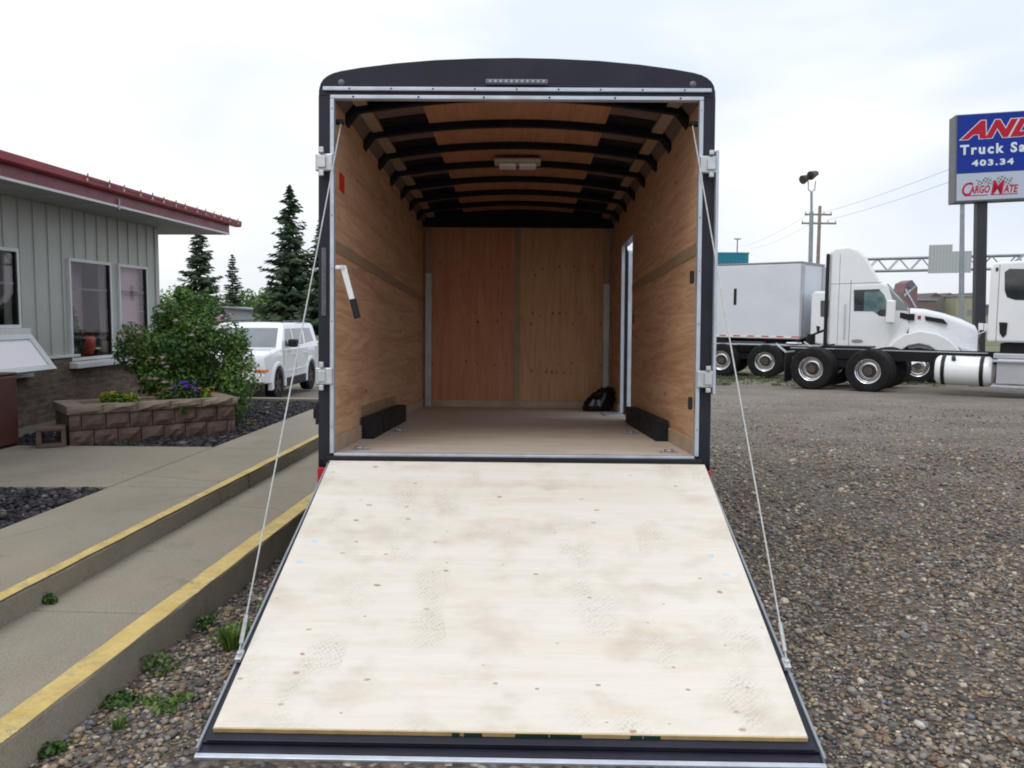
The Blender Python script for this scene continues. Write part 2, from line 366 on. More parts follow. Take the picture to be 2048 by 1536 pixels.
def ground_mat():
    q = NT('gravel_lot')
    v = q.co.outputs['Object']
    vo = q.n('ShaderNodeTexVoronoi', {'Vector': v, 'Scale': 46.0}, feature='F1', voronoi_dimensions='2D')
    s = q.n('ShaderNodeSeparateColor', {'Color': vo.outputs['Color']})
    c = q.ramp(s.outputs[0], [(0.0, (0.055, 0.05, 0.048)), (0.3, (0.12, 0.105, 0.092)), (0.55, (0.21, 0.165, 0.115)), (0.7, (0.15, 0.095, 0.065)), (0.82, (0.19, 0.19, 0.205)), (0.93, (0.32, 0.26, 0.19)), (1.0, (0.55, 0.5, 0.43))])
    c = q.mix(q.ramp(vo.outputs['Distance'], [(0.35, 0.0), (0.8, 0.7)]), c, (0.085, 0.075, 0.064))
    # farther out the stones merge into compacted tan-grey gravel: finer gravel and tracks across the lot
    sp = q.n('ShaderNodeSeparateXYZ', {'Vector': v})
    far = q.n('ShaderNodeMapRange', {'Value': sp.outputs['Y'], 'From Min': 6.0, 'From Max': 17.0}).outputs[0]
    fine = q.ramp(q.noise(q.map((1.6, 0.8, 1)), 16, 6, 0.85), [(0.34, (0.145, 0.123, 0.104)), (0.5, (0.235, 0.205, 0.175)), (0.66, (0.38, 0.34, 0.295))])
    c = q.mix(q.math('MULTIPLY', far, 0.8), c, fine)
    pt = q.ramp(q.noise(q.map((0.6, 1.0, 1)), 0.9, 6, 0.65), [(0.36, 0.72), (0.7, 1.15)])
    c = q.mix(1.0, c, pt, 'MULTIPLY')
    # weeds creeping in at the lot edge
    wd = q.math('MULTIPLY', q.ramp(q.noise(q.map((0.5, 1, 1)), 1.3, 6, 0.7), [(0.47, 0.0), (0.6, 1.0)]), q.n('ShaderNodeMapRange', {'Value': sp.outputs['Y'], 'From Min': 20.5, 'From Max': 24.0}).outputs[0])
    c = q.mix(q.math('MULTIPLY', wd, 0.8), c, (0.075, 0.10, 0.03))
    gr = q.n('ShaderNodeMapRange', {'Value': sp.outputs['Y'], 'From Min': 38.0, 'From Max': 48.0}).outputs[0]
    gc = q.ramp(q.noise(q.map((0.02, 0.12, 1)), 3, 5), [(0.4, (0.12, 0.14, 0.06)), (0.55, (0.19, 0.19, 0.12)), (0.7, (0.26, 0.25, 0.22))])
    c = q.mix(gr, c, gc)
    q.bump(q.math('SUBTRACT', 1.0, vo.outputs['Distance']), 0.9, 0.012)
    return q.set(base=c, rough=0.9, spec=0.2)
M['ground'] = ground_mat()

def concrete_mat(name, col, var=0.1):
    q = NT(name); v = q.co.outputs['Object']
    c = q.ramp(q.noise(q.map((1, 0.6, 1)), 1.4, 6, 0.6), [(0.3, tuple(a * (1 - var * 1.5) for a in col)), (0.7, tuple(a * (1 + var) for a in col))])
    sp = q.ramp(q.noise(v, 120, 3, 0.7), [(0.35, 0.78), (0.65, 1.12)])
    c = q.mix(1.0, c, sp, 'MULTIPLY')
    st = q.ramp(q.noise(q.map((0.4, 2.2, 1), loc=(3, 3, 0)), 2.0, 5, 0.6), [(0.5, 0.0), (0.8, 0.35)])
    c = q.mix(st, c, (0.30, 0.235, 0.16))
    dk = q.ramp(q.noise(q.map(loc=(8, 1, 0)), 5.0, 7, 0.7), [(0.58, 0.0), (0.72, 0.35)])
    c = q.mix(dk, c, (0.10, 0.09, 0.075))
    ck = q.n('ShaderNodeTexVoronoi', {'Vector': q.mix(0.12, v, q.n('ShaderNodeTexNoise', {'Vector': v, 'Scale': 3.0, 'Detail': 5.0}).outputs['Color']), 'Scale': 0.55}, feature='DISTANCE_TO_EDGE', voronoi_dimensions='2D')
    ckm = q.math('MULTIPLY', q.ramp(ck.outputs['Distance'], [(0.0, 1.0), (0.0028, 0.0)]), q.ramp(q.noise(v, 1.1, 2), [(0.5, 0.0), (0.6, 0.75)]))
    c = q.mix(ckm, c, (0.06, 0.055, 0.045))
    q.bump(q.noise(v, 90, 4, 0.6), 0.15, 0.003)
    return q.set(base=c, rough=0.85, spec=0.25)
M['concrete'] = concrete_mat('broomed_concrete', (0.285, 0.252, 0.200))
M['kerbface'] = concrete_mat('kerb_face', (0.32, 0.28, 0.215), 0.2)
def yellow_mat():
    q = NT('worn_yellow_paint'); v = q.co.outputs['Object']
    c = q.ramp(q.noise(v, 7, 5, 0.6), [(0.3, (0.50, 0.36, 0.11)), (0.7, (0.66, 0.50, 0.19))])
    w = q.math('MULTIPLY', q.ramp(q.noise(q.map((1, 1, 1), loc=(4, 0, 0)), 30, 6, 0.8), [(0.47, 0.0), (0.6, 1.0)]), q.ramp(q.noise(v, 2.2, 3), [(0.38, 0.15), (0.62, 1.0)]))
    c = q.mix(q.math('MULTIPLY', w, 0.75), c, (0.25, 0.215, 0.15))
    q.bump(q.noise(v, 70, 3), 0.2, 0.003)
    return q.set(base=c, rough=0.7, spec=0.3)
M['yellow'] = yellow_mat()
def brick_mat():
    q = NT('brown_brick'); s = q.n('ShaderNodeSeparateXYZ', {'Vector': q.co.outputs['Object']})
    v = q.n('ShaderNodeCombineXYZ', {'X': q.math('ADD', s.outputs['X'], s.outputs['Y']), 'Y': s.outputs['Z']}).outputs[0]
    b = q.n('ShaderNodeTexBrick', {'Vector': v, 'Color1': (0.20, 0.115, 0.085, 1), 'Color2': (0.085, 0.052, 0.045, 1), 'Mortar': (0.175, 0.15, 0.125, 1), 'Scale': 1.0, 'Mortar Size': 0.008, 'Brick Width': 0.27, 'Row Height': 0.062, 'Bias': -0.1, 'Mortar Smooth': 0.2})
    b.offset = 0.5
    n2 = q.noise(q.map((1, 1, 3)), 7, 5, 0.7)
    c = q.mix(0.55, b.outputs['Color'], q.ramp(n2, [(0.35, (0.075, 0.055, 0.048)), (0.5, (0.16, 0.12, 0.09)), (0.7, (0.29, 0.24, 0.18))]))
    q.bump(q.math('ADD', b.outputs['Fac'], q.math('MULTIPLY', n2, -0.6)), -0.6, 0.006)
    return q.set(base=c, rough=0.85, spec=0.2)
M['brick'] = brick_mat()
def window_glass():
    q = NT('window_glass')
    tr = q.n('ShaderNodeBsdfTransparent', {'Color': (0.86, 0.84, 0.86, 1)}); gl = q.n('ShaderNodeBsdfGlossy', {'Roughness': 0.02, 'Color': (0.95, 0.88, 0.93, 1)})
    ge = q.n('ShaderNodeNewGeometry'); io = q.n('ShaderNodeMix', {0: ge.outputs['Backfacing'], 2: 1.8, 3: 1 / 1.8}); fr = q.n('ShaderNodeFresnel', {'IOR': io.outputs[0]}); mxs = q.n('ShaderNodeMixShader', {0: fr.outputs[0], 1: tr.outputs[0], 2: gl.outputs[0]})
    q.L(mxs.outputs[0], q.out.inputs['Surface']); return q.m
M['winglass'] = window_glass()
M['blind'] = paint('pinkish_blind', (0.66, 0.52, 0.56), 0.8, var=0.05, scale=1.2)
M['room'] = paint('dark_room', (0.03, 0.028, 0.032), 0.9)
def leaf_mat(name, stops, trans=0.25):
    q = NT(name); a = q.n('ShaderNodeAttribute', attribute_name='rnd').outputs['Fac']
    c = q.ramp(a, stops)
    df = q.n('ShaderNodeBsdfDiffuse', {'Color': c}); tl = q.n('ShaderNodeBsdfTranslucent', {'Color': c})
    gl = q.n('ShaderNodeBsdfGlossy', {'Roughness': 0.45, 'Color': (0.6, 0.65, 0.6, 1)})
    m1 = q.n('ShaderNodeMixShader', {0: trans, 1: df.outputs[0], 2: tl.outputs[0]})
    m2 = q.n('ShaderNodeMixShader', {0: 0.04, 1: m1.outputs[0], 2: gl.outputs[0]})
    q.L(m2.outputs[0], q.out.inputs['Surface']); return q.m
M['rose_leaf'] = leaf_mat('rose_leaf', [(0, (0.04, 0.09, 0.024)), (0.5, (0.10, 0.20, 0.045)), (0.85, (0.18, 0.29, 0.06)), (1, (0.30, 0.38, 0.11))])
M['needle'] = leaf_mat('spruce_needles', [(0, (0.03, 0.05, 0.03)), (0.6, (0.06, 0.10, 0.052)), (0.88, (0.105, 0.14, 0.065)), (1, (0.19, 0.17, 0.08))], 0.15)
M['grass_leaf'] = leaf_mat('weed_leaf', [(0, (0.03, 0.07, 0.015)), (0.6, (0.07, 0.15, 0.03)), (1, (0.17, 0.24, 0.05))])
M['mari_leaf'] = leaf_mat('bright_leaf', [(0, (0.05, 0.11, 0.01)), (0.6, (0.12, 0.22, 0.02)), (1, (0.3, 0.38, 0.03))])
def petal(name, lo, hi): return leaf_mat(name, [(0, lo), (1, hi)], 0.3)
M['p_yellow'] = petal('yellow_petals', (0.6, 0.46, 0.02), (0.85, 0.72, 0.05))
M['p_purple'] = petal('purple_petals', (0.12, 0.03, 0.36), (0.25, 0.10, 0.6))
M['p_red'] = petal('red_petals', (0.5, 0.015, 0.03), (0.65, 0.08, 0.09))
M['p_pink'] = petal('pink_petals', (0.55, 0.32, 0.36), (0.8, 0.62, 0.66))

# ------------------------------------------------------------------ terrain
def gz(y):
    return 0.0 if y < 3 else (-0.0185 * (min(y, 26.0) - 3))
def gdip(x, y):
    a = min(1, max(0, (-2.2 - x) / 1.6)); b = min(1, max(0, (y - 11.6) / 3.5)); return -0.14 * a * b
xs = np.concatenate([np.linspace(-400, -40, 10), np.linspace(-30, 40, 29), np.linspace(60, 600, 12)])
ys = np.concatenate([np.linspace(-40, 0, 6), np.linspace(3, 26, 24), np.linspace(40, 900, 16)])
V = np.array([(x, y, gz(y) + gdip(x, y) + (0.012 * math.sin(x * 1.7 + y * 0.6) * math.cos(y * 1.1) if 6 < y < 30 and x > 2.5 else 0)) for y in ys for x in xs])
nx = len(xs)
Fq = np.array([(j * nx + i, j * nx + i + 1, (j + 1) * nx + i + 1, (j + 1) * nx + i) for j in range(len(ys) - 1) for i in range(nx - 1)])
g = np_mesh('ground', V, Fq, M['ground']); tag(g, 'gravel lot and verge running to the horizon', 'ground', kind='structure')

# paved level beside the building, in a frame turned 3 degrees to the right of the view
SITE = math.radians(-3.0)
def site_obj(o): o.rotation_euler = (0, 0, SITE); return o
def sw(lat, al, z=0.0):
    a = math.radians(3.0); return Vector((lat * math.cos(a) + al * math.sin(a), -lat * math.sin(a) + al * math.cos(a), z))

def wavy_slab(x0, x1, y0, y1, z0, z1, name, mat, jit=0.0, n=90):
    m = MB()
    lf, rt = [], []
    for i in range(n + 1):
        y = y0 + (y1 - y0) * i / n
        lf.append((x0 + random.uniform(-jit, jit), y)); rt.append((x1 + random.uniform(-jit, jit), y))
    m.prism(rt + lf[::-1], 'z', z0, z1)
    o = m.build(name, mat, bevel=0.008); site_obj(o); return o
LK = -1.66      # outer face of lower kerb
for a, b in [(-3, 1.2), (1.206, 3.45), (3.456, 6.1), (6.106, 8.7), (8.706, 11.4)]:
    o = wavy_slab(-2.30, -1.758, a, b, -0.3, 0.140, 'lower_walkway', M['concrete'], 0.0, 6); tag(o, 'lower concrete walkway between the two yellow edges', 'walkway', kind='structure')
o = wavy_slab(-1.757, LK, -3, 11.4, -0.3, 0.143, 'lower_kerb', M['kerbface'], 0.004); tag(o, 'kerb of the lower walkway', 'kerb', kind='structure')
o = wavy_slab(-1.765, -1.662, -3, 11.4, 0.1435, 0.1475, 'lower_yellow_line', M['yellow'], 0.003); tag(o, 'worn yellow paint on the lower kerb', 'painted line', kind='structure')
# upper walkway cut in slabs with joints
for i, (a, b) in enumerate([(-3, -0.2), (-0.18, 2.6), (2.615, 5.52), (5.535, 7.2), (7.215, 9.2), (9.215, 11.45)]):
    o = wavy_slab(-3.06, -2.345, a, b, -0.3, 0.25, 'upper_walkway', M['concrete'], 0.0, 6); tag(o, 'upper concrete walkway by the building', 'walkway', kind='structure')
o = wavy_slab(-2.343, -2.285, -3, 11.4, -0.3, 0.246, 'upper_kerb', M['kerbface'], 0.005); tag(o, 'kerb between upper and lower walkway', 'kerb', kind='structure')
o = wavy_slab(-2.350, -2.287, -3, 11.4, 0.2525, 0.2565, 'upper_yellow_line', M['yellow'], 0.003); tag(o, 'worn yellow paint on the upper kerb', 'painted line', kind='structure')
m = MB(); m.prism([(-3.075, 5.53), (-3.075, 7.28), (-5.29, 7.16), (-9, 7.1), (-9, 5.2), (-4.2, 5.44)], 'z', -0.3, 0.246)
o = site_obj(m.build('entrance_path', M['concrete'], bevel=0.006)); tag(o, 'concrete path leading left to the building', 'path', kind='structure')
m = MB(); m.box(-5.4, -3.075, 7.0, 11.38, -0.4, 0.215).box(-5.4, -3.075, -3, 5.6, -0.4, 0.215)
M['mulchbed'] = paint('dark_bed', (0.03, 0.028, 0.032), 0.9, var=0.4, scale=30, bump=0.5)
o = site_obj(m.build('planting_bed', M['mulchbed'])); tag(o, 'dark base of the rock beds', 'ground', kind='structure')
m = MB(); m.box(-9, -1.66, 11.4, 11.55, -0.5, 0.262)
o = site_obj(m.build('end_kerb', M['concrete'], bevel=0.01)); tag(o, 'concrete kerb closing the rock bed', 'kerb', kind='structure')

# ---- stones
PHI = (1 + 5 ** 0.5) / 2
ICO = np.array([(-1, PHI, 0), (1, PHI, 0), (-1, -PHI, 0), (1, -PHI, 0), (0, -1, PHI), (0, 1, PHI), (0, -1, -PHI), (0, 1, -PHI), (PHI, 0, -1), (PHI, 0, 1), (-PHI, 0, -1), (-PHI, 0, 1)]) / math.sqrt(1 + PHI * PHI)
ICF = np.array([(0,11,5),(0,5,1),(0,1,7),(0,7,10),(0,10,11),(1,5,9),(5,11,4),(11,10,2),(10,7,6),(7,1,8),(3,9,4),(3,4,2),(3,2,6),(3,6,8),(3,8,9),(4,9,5),(2,4,11),(6,2,10),(8,6,7),(9,8,1)])
def stones(name, pts, rad, mat, flat=0.6, angular=0.18, smooth=True):
    n = len(pts)
    base = ICO[None] * (1 + rng.uniform(-angular, angular, (n, 12, 1)))
    sc = rad[:, None, None] * np.stack([rng.uniform(0.8, 1.35, n), rng.uniform(0.65, 1.0, n), rng.uniform(flat * 0.7, flat * 1.2, n)], 1)[:, None, :]
    v = base * sc
    a = rng.uniform(0, 2 * math.pi, n); t = rng.normal(0, 0.35, n)
    y = v[:, :, 1] * np.cos(t)[:, None] - v[:, :, 2] * np.sin(t)[:, None]; z = v[:, :, 1] * np.sin(t)[:, None] + v[:, :, 2] * np.cos(t)[:, None]
    x = v[:, :, 0]
    X = x * np.cos(a)[:, None] - y * np.sin(a)[:, None]; Y = x * np.sin(a)[:, None] + y * np.cos(a)[:, None]
    Vv = np.stack([X, Y, z], 2) + pts[:, None, :]
    Ff = ICF[None] + (np.arange(n) * 12)[:, None, None]
    r = np.repeat(rng.uniform(0, 1, n), 12)
    return np_mesh(name, Vv.reshape(-1, 3), Ff.reshape(-1, 3), mat, rnd=r, smooth=smooth)
def scatter(x0f, x1f, y0, y1, dens):
    """x limits as functions of y; dens(y) stones per m2"""
    out = []
    y = y0; st = 0.1
    while y < y1:
        a, b = x0f(y), x1f(y)
        if b > a:
            k = int((b - a) * st * dens(y)); out.append(np.stack([rng.uniform(a, b, k), rng.uniform(y, y + st, k)], 1))
        y += st
    return np.concatenate(out)
P1 = scatter(lambda y: 0.95 if y < 9 else 0.9, lambda y: 0.64 * y + 0.5, 2.3, 17.5, lambda y: 4200 * (2.6 / max(y, 2.6)) ** 1.5 * (1.0 if y < 9 else max(0.0, (17.5 - y) / 8.5)))
P2 = scatter(lambda y: -1.66 + y * 0.052 - 0.02, lambda y: 0.96, 2.2, 4.9, lambda y: 3000 if y < 3.6 else 1900)
P3 = scatter(lambda y: -1.66 + y * 0.052 - 0.02, lambda y: 1.0, 4.9, 9.0, lambda y: 350)
tk = np.abs(np.sin((P1[:, 0] - 0.12 * P1[:, 1]) * 1.9 + 0.5 * np.sin(P1[:, 1] * 0.7))) + 0.35 * np.sin(P1[:, 0] * 3.1 + P1[:, 1] * 1.3)
P1 = P1[rng.uniform(0, 1, len(P1)) < np.clip(0.5 + 0.65 * tk, 0.38, 1.0)]
P = np.concatenate([P1, P2, P3]); P = P[~((np.abs(P[:, 0]) < 1.06) & (P[:, 1] > 2.535) & (P[:, 1] < 2.70))]; n = len(P)
grow = np.clip(P[:, 1] / 3.6, 1.0, 1.5)
rad = rng.gamma(3.6, 0.00225, n).clip(0.004, 0.028) * grow ** 0.4
zz = np.array([gz(y) for y in P[:, 1]]) + rad * 0.15 + rng.uniform(0, 0.006, n)
o = stones('gravel', np.column_stack([P, zz]), rad, M['gravel']); tag(o, 'loose mixed brown and grey river gravel around the trailer', 'gravel', kind='stuff')
Q = []
for (a, b, c_, d_, dn) in [(-5.25, -3.09, 7.25, 11.38, 1200), (-5.4, -3.09, 2.5, 5.5, 1500)]:
    k = int((b - a) * (d_ - c_) * dn); Q.append(np.stack([rng.uniform(a, b, k), rng.uniform(c_, d_, k)], 1))
Q = np.concatenate(Q); n = len(Q)
wq = np.array([tuple(sw(a, b))[:2] for a, b in Q])
rad = rng.gamma(6, 0.0029, n).clip(0.008, 0.035)
o = stones('rock_mulch', np.column_stack([wq, 0.215 + rad * 0.2 + rng.uniform(0, 0.015, n)]), rad, M['mulch'], 0.6, 0.3, False); tag(o, 'dark purplish crushed rock in the beds by the building', 'rock mulch', kind='stuff')

# ------------------------------------------------------------------ cargo trailer
TR = Matrix.Translation((0.012, 4.36, 0)) @ Matrix.Rotation(math.radians(-0.5), 4, 'Z') @ Matrix.Rotation(math.radians(-2.93), 4, 'X')
T = thing('cargo_trailer', 'black enclosed cargo trailer seen from behind with its ramp door lowered', 'trailer')
T.matrix_world = TR
TI = TR.inverted()
FZ = 0.706        # floor height in trailer frame
LEN = 4.23
def arc_outer(d=0.0):
    k = (1.045 - d) / 1.045
    pts = [(1.045, 2.599), (1.044, 2.63), (1.036, 2.662), (1.022, 2.685), (1.0, 2.703), (0.972, 2.717), (0.93, 2.729), (0.82, 2.748), (0.64, 2.771), (0.43, 2.789), (0.2, 2.799), (0, 2.802)]
    r = [(a * k, b - d * (0 if b < 2.6 else 1)) for a, b in pts]
    return r + [(-a, b) for a, b in reversed(r[:-1])]
HB = 2.581        # top of the opening
# rear frame posts (black) and header
m = MB()
for s in (-1, 1):
    xs_ = sorted((s * 0.975, s * 1.045)); m.box(xs_[0], xs_[1], 0.0, 0.07, 0.50, 2.5985)
m.build_each('rear_post', M['black'], T)
m = MB(); ao = arc_outer()
m.prism(ao, 'y', 0.0, 0.07)
m.build('rear_header', M['black'], T, bevel=0.003)
# side skins, nose, roof skin
m = MB()
for s in (-1, 1):
    a, b = sorted((s * 1.028, s * 1.040)); m.box(a, b, 0.071, 2.64, 0.62, 2.56)
    if s < 0: m.box(a, b, 2.64, 3.50, 0.62, 2.56)
    else:
        m.box(a, b, 2.64, 3.50, 2.305, 2.56); m.box(a, b, 2.64, 3.50, 0.62, 0.69)
    m.box(a, b, 3.50, LEN + 0.06, 0.62, 2.56)
m.build_each('side_skin', M['black'], T)
m = MB(); ai = arc_outer(0.012)
m.strip(ao, ai, 'y', 0.071, LEN + 0.06); m.build('roof_skin', M['black'], T, smooth=True)
m = MB(); m.prism([(1.028, 0.62)] + ai + [(-1.028, 0.62)], 'y', LEN + 0.061, LEN + 0.075); m.build('nose_panel', M['black'], T)
# chassis
m = MB()
for s in (-1, 1): a, b = sorted((s * 0.70, s * 0.78)); m.box(a, b, 0.08, LEN, 0.50, 0.66)
for k in range(9): m.box(-0.70, 0.70, 0.2 + k * 0.48, 0.25 + k * 0.48, 0.56, 0.66)
m.box(-1.04, 1.04, 0.0, 0.07, 0.56, 0.672)
for s in (-1, 1): m.cyl((s * 0.72, LEN, 0.56), (0, LEN + 1.25, 0.5), 0.045, 0.045, 8)
m.cyl((0, LEN + 1.0, 0.18), (0, LEN + 1.0, 0.9), 0.03, 0.03, 10)
m.build('chassis', M['blacksteel'], T)
for s in (-1, 1):
    for ay in (1.12, 1.98):
        m = MB(); m.cyl((s * 0.86, ay, 0.335), (s * 1.0, ay, 0.335), 0.15, 0.15, 20); w_ = m.build('wheel', M['hub'], T)
        m = MB(); m.lathe([(0.19, 0.82 * s), (0.30, 0.83 * s), (0.32, 0.86 * s), (0.32, 0.98 * s), (0.30, 1.01 * s), (0.19, 1.02 * s)], (0, ay, 0.335), 'x', 28); m.build('tyre', M['tyre'], w_, smooth=True)
# floor and walls
m = MB(); m.box(-0.98, 0.98, 0.032, LEN, 0.676, FZ); m.build('floor', M['ply_floor'], T)
m = MB(); m.box(-0.99, -0.98, 0.072, LEN, 0.68, 2.60); lw = m.build('side_wall', M['ply_wall'], T); lw['label'] = 'left plywood wall with a red sticker'
m = MB()
m.box(0.98, 0.99, 0.072, 2.68, 0.68, 2.60).box(0.98, 0.99, 3.46, LEN, 0.68, 2.60).box(0.98, 0.99, 2.68, 3.46, 2.30, 2.60)
rw = m.build('side_wall', M['ply_wall'], T); rw['label'] = 'right plywood wall with the side door opening'
m = MB(); m.box(-0.98, -0.002, LEN + 0.001, LEN + 0.012, 0.68, 2.62); m.build('front_wall', M['ply_back'], T)
m = MB(); m.box(0.002, 0.98, LEN + 0.001, LEN + 0.012, 0.68, 2.62); bw = m.build('front_wall', M['ply_back2'], T); bw['label'] = 'right, paler plywood sheet of the front wall'
m = MB()
for s in (-1, 1):
    z0, z1 = 1.79, 1.855
    a, b = sorted((s * 0.974, s * 0.9795))
    if s < 0: m.box(a, b, 0.075, LEN - 0.02, z0, z1)
    else: m.box(a, b, 0.075, 2.66, z0, z1)
m.build_each('wall_seam_strip', M['tape'], T)
m = MB(); m.box(-0.03, 0.03, LEN - 0.006, LEN, 0.80, 2.55); m.build('front_seam_strip', M['tape'], T)
m = MB()
m.box(-0.979, -0.966, 0.075, LEN, FZ + 0.001, FZ + 0.085).box(0.966, 0.979, 0.075, 2.66, FZ + 0.001, FZ + 0.085).box(0.966, 0.979, 3.48, LEN, FZ + 0.001, FZ + 0.085)
m.box(-0.966, 0.966, LEN - 0.014, LEN - 0.001, FZ + 0.001, FZ + 0.075)
m.build_each('kick_board', M['ply_kick'], T, bevel=0.002)
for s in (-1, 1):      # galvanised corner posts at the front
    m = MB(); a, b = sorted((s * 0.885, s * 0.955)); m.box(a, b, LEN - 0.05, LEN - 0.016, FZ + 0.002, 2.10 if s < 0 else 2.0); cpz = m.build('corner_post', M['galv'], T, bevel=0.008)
    m = MB(); m.box(a, b, LEN - 0.05, LEN - 0.016, (2.10 if s < 0 else 2.0) + 0.001, 2.54); m.build('upper_section', M['tape'], cpz, bevel=0.008)  # upper run of the post, darker and browner than below
# ceiling
def ceil(x, d=0.0): return 2.745 - 0.075 * (abs(x) / 0.9) ** 2 - d
def arc_band(x0, x1, zt, zb, n=16):
    xs_ = [x0 + (x1 - x0) * i / n for i in range(n + 1)]
    return [(x, ceil(x, -zt)) for x in xs_], [(x, ceil(x, zb)) for x in xs_]
bows = [0.40, 0.95, 1.50, 2.05, 2.60, 3.15, 3.70]
for k, by in enumerate(bows):
    m = MB(); a, b = arc_band(-0.93, 0.93, 0.0, 0.045); m.strip(a, b, 'y', by - 0.022, by + 0.022)
    for s in (-1, 1):
        a_, b_ = sorted((s * 0.93, s * 0.978)); m.prism([(s * 0.925, 2.67), (s * 0.979, 2.60), (s * 0.979, 2.545), (s * 0.915, 2.63)], 'y', by - 0.045, by + 0.045)
    m.build('roof_bow', M['bow'], T, bevel=0.004)
cells = [(0.072, 0.378)] + [(a + 0.022, b - 0.022) for a, b in zip(bows[:-1], bows[1:])] + [(bows[-1] + 0.022, LEN)]
mc, msd, mdk, mst, mcv = MB(), MB(), MB(), MB(), MB()
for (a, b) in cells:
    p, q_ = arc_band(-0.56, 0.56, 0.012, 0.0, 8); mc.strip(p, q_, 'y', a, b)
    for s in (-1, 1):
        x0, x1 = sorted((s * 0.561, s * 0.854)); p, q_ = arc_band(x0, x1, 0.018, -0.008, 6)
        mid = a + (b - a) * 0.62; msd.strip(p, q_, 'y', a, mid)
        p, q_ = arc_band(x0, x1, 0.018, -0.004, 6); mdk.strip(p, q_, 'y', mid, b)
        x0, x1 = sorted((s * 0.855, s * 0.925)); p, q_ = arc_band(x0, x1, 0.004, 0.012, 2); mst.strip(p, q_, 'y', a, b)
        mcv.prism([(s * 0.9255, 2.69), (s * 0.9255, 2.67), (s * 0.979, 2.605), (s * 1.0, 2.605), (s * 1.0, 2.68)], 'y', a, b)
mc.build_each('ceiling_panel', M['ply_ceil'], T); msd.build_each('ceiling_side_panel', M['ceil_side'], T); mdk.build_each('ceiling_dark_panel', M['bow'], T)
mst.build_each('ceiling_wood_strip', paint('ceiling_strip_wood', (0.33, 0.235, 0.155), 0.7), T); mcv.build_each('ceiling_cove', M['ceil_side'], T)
m = MB(); xs_ = np.linspace(-0.98, 0.98, 17)
m.prism([(x, 2.565) for x in xs_] + [(x, ceil(x, -0.02)) for x in xs_[::-1]], 'y', LEN - 0.06, LEN - 0.02); m.build('front_header', M['bow'], T)
# aluminium trim around the opening
m = MB()
for s in (-1, 1):
    a, b = sorted((s * 0.961, s * 0.982)); m.box(a, b, -0.012, 0.03, FZ + 0.002, HB - 0.001)
m.build_each('jamb_trim', M['alu'], T, bevel=0.003)
m = MB(); m.box(-0.982, 0.982, -0.012, 0.03, HB, HB + 0.020); m.build('head_trim', M['alu'], T, bevel=0.003)
m = MB(); m.box(-1.02, 1.022, -0.016, -0.001, HB + 0.042, HB + 0.062); m.build('drip_rail', M['alu'], T, bevel=0.003)
m = MB(); m.box(-0.960, 0.960, -0.012, 0.031, FZ - 0.012, FZ + 0.004); m.build('sill_trim', M['alu'], T, bevel=0.003)
m = MB(); m.box(-1.0, 1.0, -0.02, -0.001, 0.640, FZ - 0.0125); m.build('door_seal', M['rubber'], T, bevel=0.006)
m = MB()
for k in range(9): m.cyl((-0.88 + k * 0.22, -0.0185, HB + 0.052), (-0.88 + k * 0.22, -0.016, HB + 0.052), 0.0035, 0.005, 8)
for k in range(6): m.cyl((-0.86 + k * 0.344, -0.0145, HB + 0.010), (-0.86 + k * 0.344, -0.012, HB + 0.010), 0.0035, 0.006, 8)
for s in (-1, 1):
    for k in range(7): m.cyl((s * 0.971, -0.0145, 0.85 + k * 0.28), (s * 0.971, -0.012, 0.85 + k * 0.28), 0.003, 0.003, 8)
m.build_each('trim_screw', M['blacksteel'], T)
# lamp bar and clearance lamps in the header
m = MB(); m.box(-0.165, 0.165, -0.02, -0.001, 2.657, 2.687); lb = m.build('lamp_bar', paint('smoked_lamp', (0.12, 0.13, 0.15), 0.2, var=0.1), T, bevel=0.008)
for k in range(11):
    m = MB(); m.cyl((-0.14 + k * 0.028, -0.024, 2.672), (-0.14 + k * 0.028, -0.0205, 2.672), 0.0075, 0.0075, 8); m.build('diode', paint('diode_clear', (0.34, 0.37, 0.42), 0.25), lb)
for s in (-1, 1):
    m = MB(); m.lathe([(0.0, -0.008), (0.012, -0.006), (0.018, 0.0)], (s * 0.925, -0.001, 2.668), 'y', 14); o = m.build('clearance_lamp', M['sign_grey'], T, smooth=True); 
# tail lamps (red) low on the posts
for s in (-1, 1):
    m = MB(); a, b = sorted((s * 1.0, s * 1.046)); m.box(a, b, -0.018, -0.001, 0.50, 0.632); m.build('tail_lamp', M['red_tape'], T, bevel=0.004)
# bar-lock keepers on the posts, right one holding the raised lock rod
for s in (-1, 1):
    for z in (2.245, 1.12):
        m = MB(); a, b = sorted((s * 0.965, s * 1.056)); h = 0.075 if s < 0 else 0.07
        xo = -0.0
        m.box(a, b, -0.03, -0.001, z - 0.045, z + 0.045); kp = m.build('hinge_bracket', M['zinc'], T, bevel=0.006)
        m = MB()
        m.box(s * 1.02 - 0.012, s * 1.02 + 0.012, -0.05, -0.03, z + 0.046, z + h).box(s * 1.02 - 0.012, s * 1.02 + 0.012, -0.05, -0.03, z - h, z - 0.046)
        m.box(s * 1.02 - 0.02, s * 1.02 + 0.02, -0.045, -0.0305, z - 0.03, z + 0.03)
        m.build('bracket_lug', M['zinc'], kp, bevel=0.003)
m = MB(); m.box(1.0465, 1.062, -0.035, 0.02, 1.04, 2.32); m.build('lock_rod', M['alu'], T, bevel=0.004)
m = MB(); m.box(-1.062, -1.0465, 0.0, 0.05, 0.86, 0.98).box(-1.075, -1.062, 0.005, 0.03, 0.89, 0.95); m.build('side_latch', M['dark_plastic'], T, bevel=0.006)
m = MB(); m.box(-1.028, -1.004, -0.006, -0.001, 1.44, 1.80); m.build('serial_strip', paint('grey_strip', (0.09, 0.09, 0.11), 0.5, var=0.4, scale=60), T)
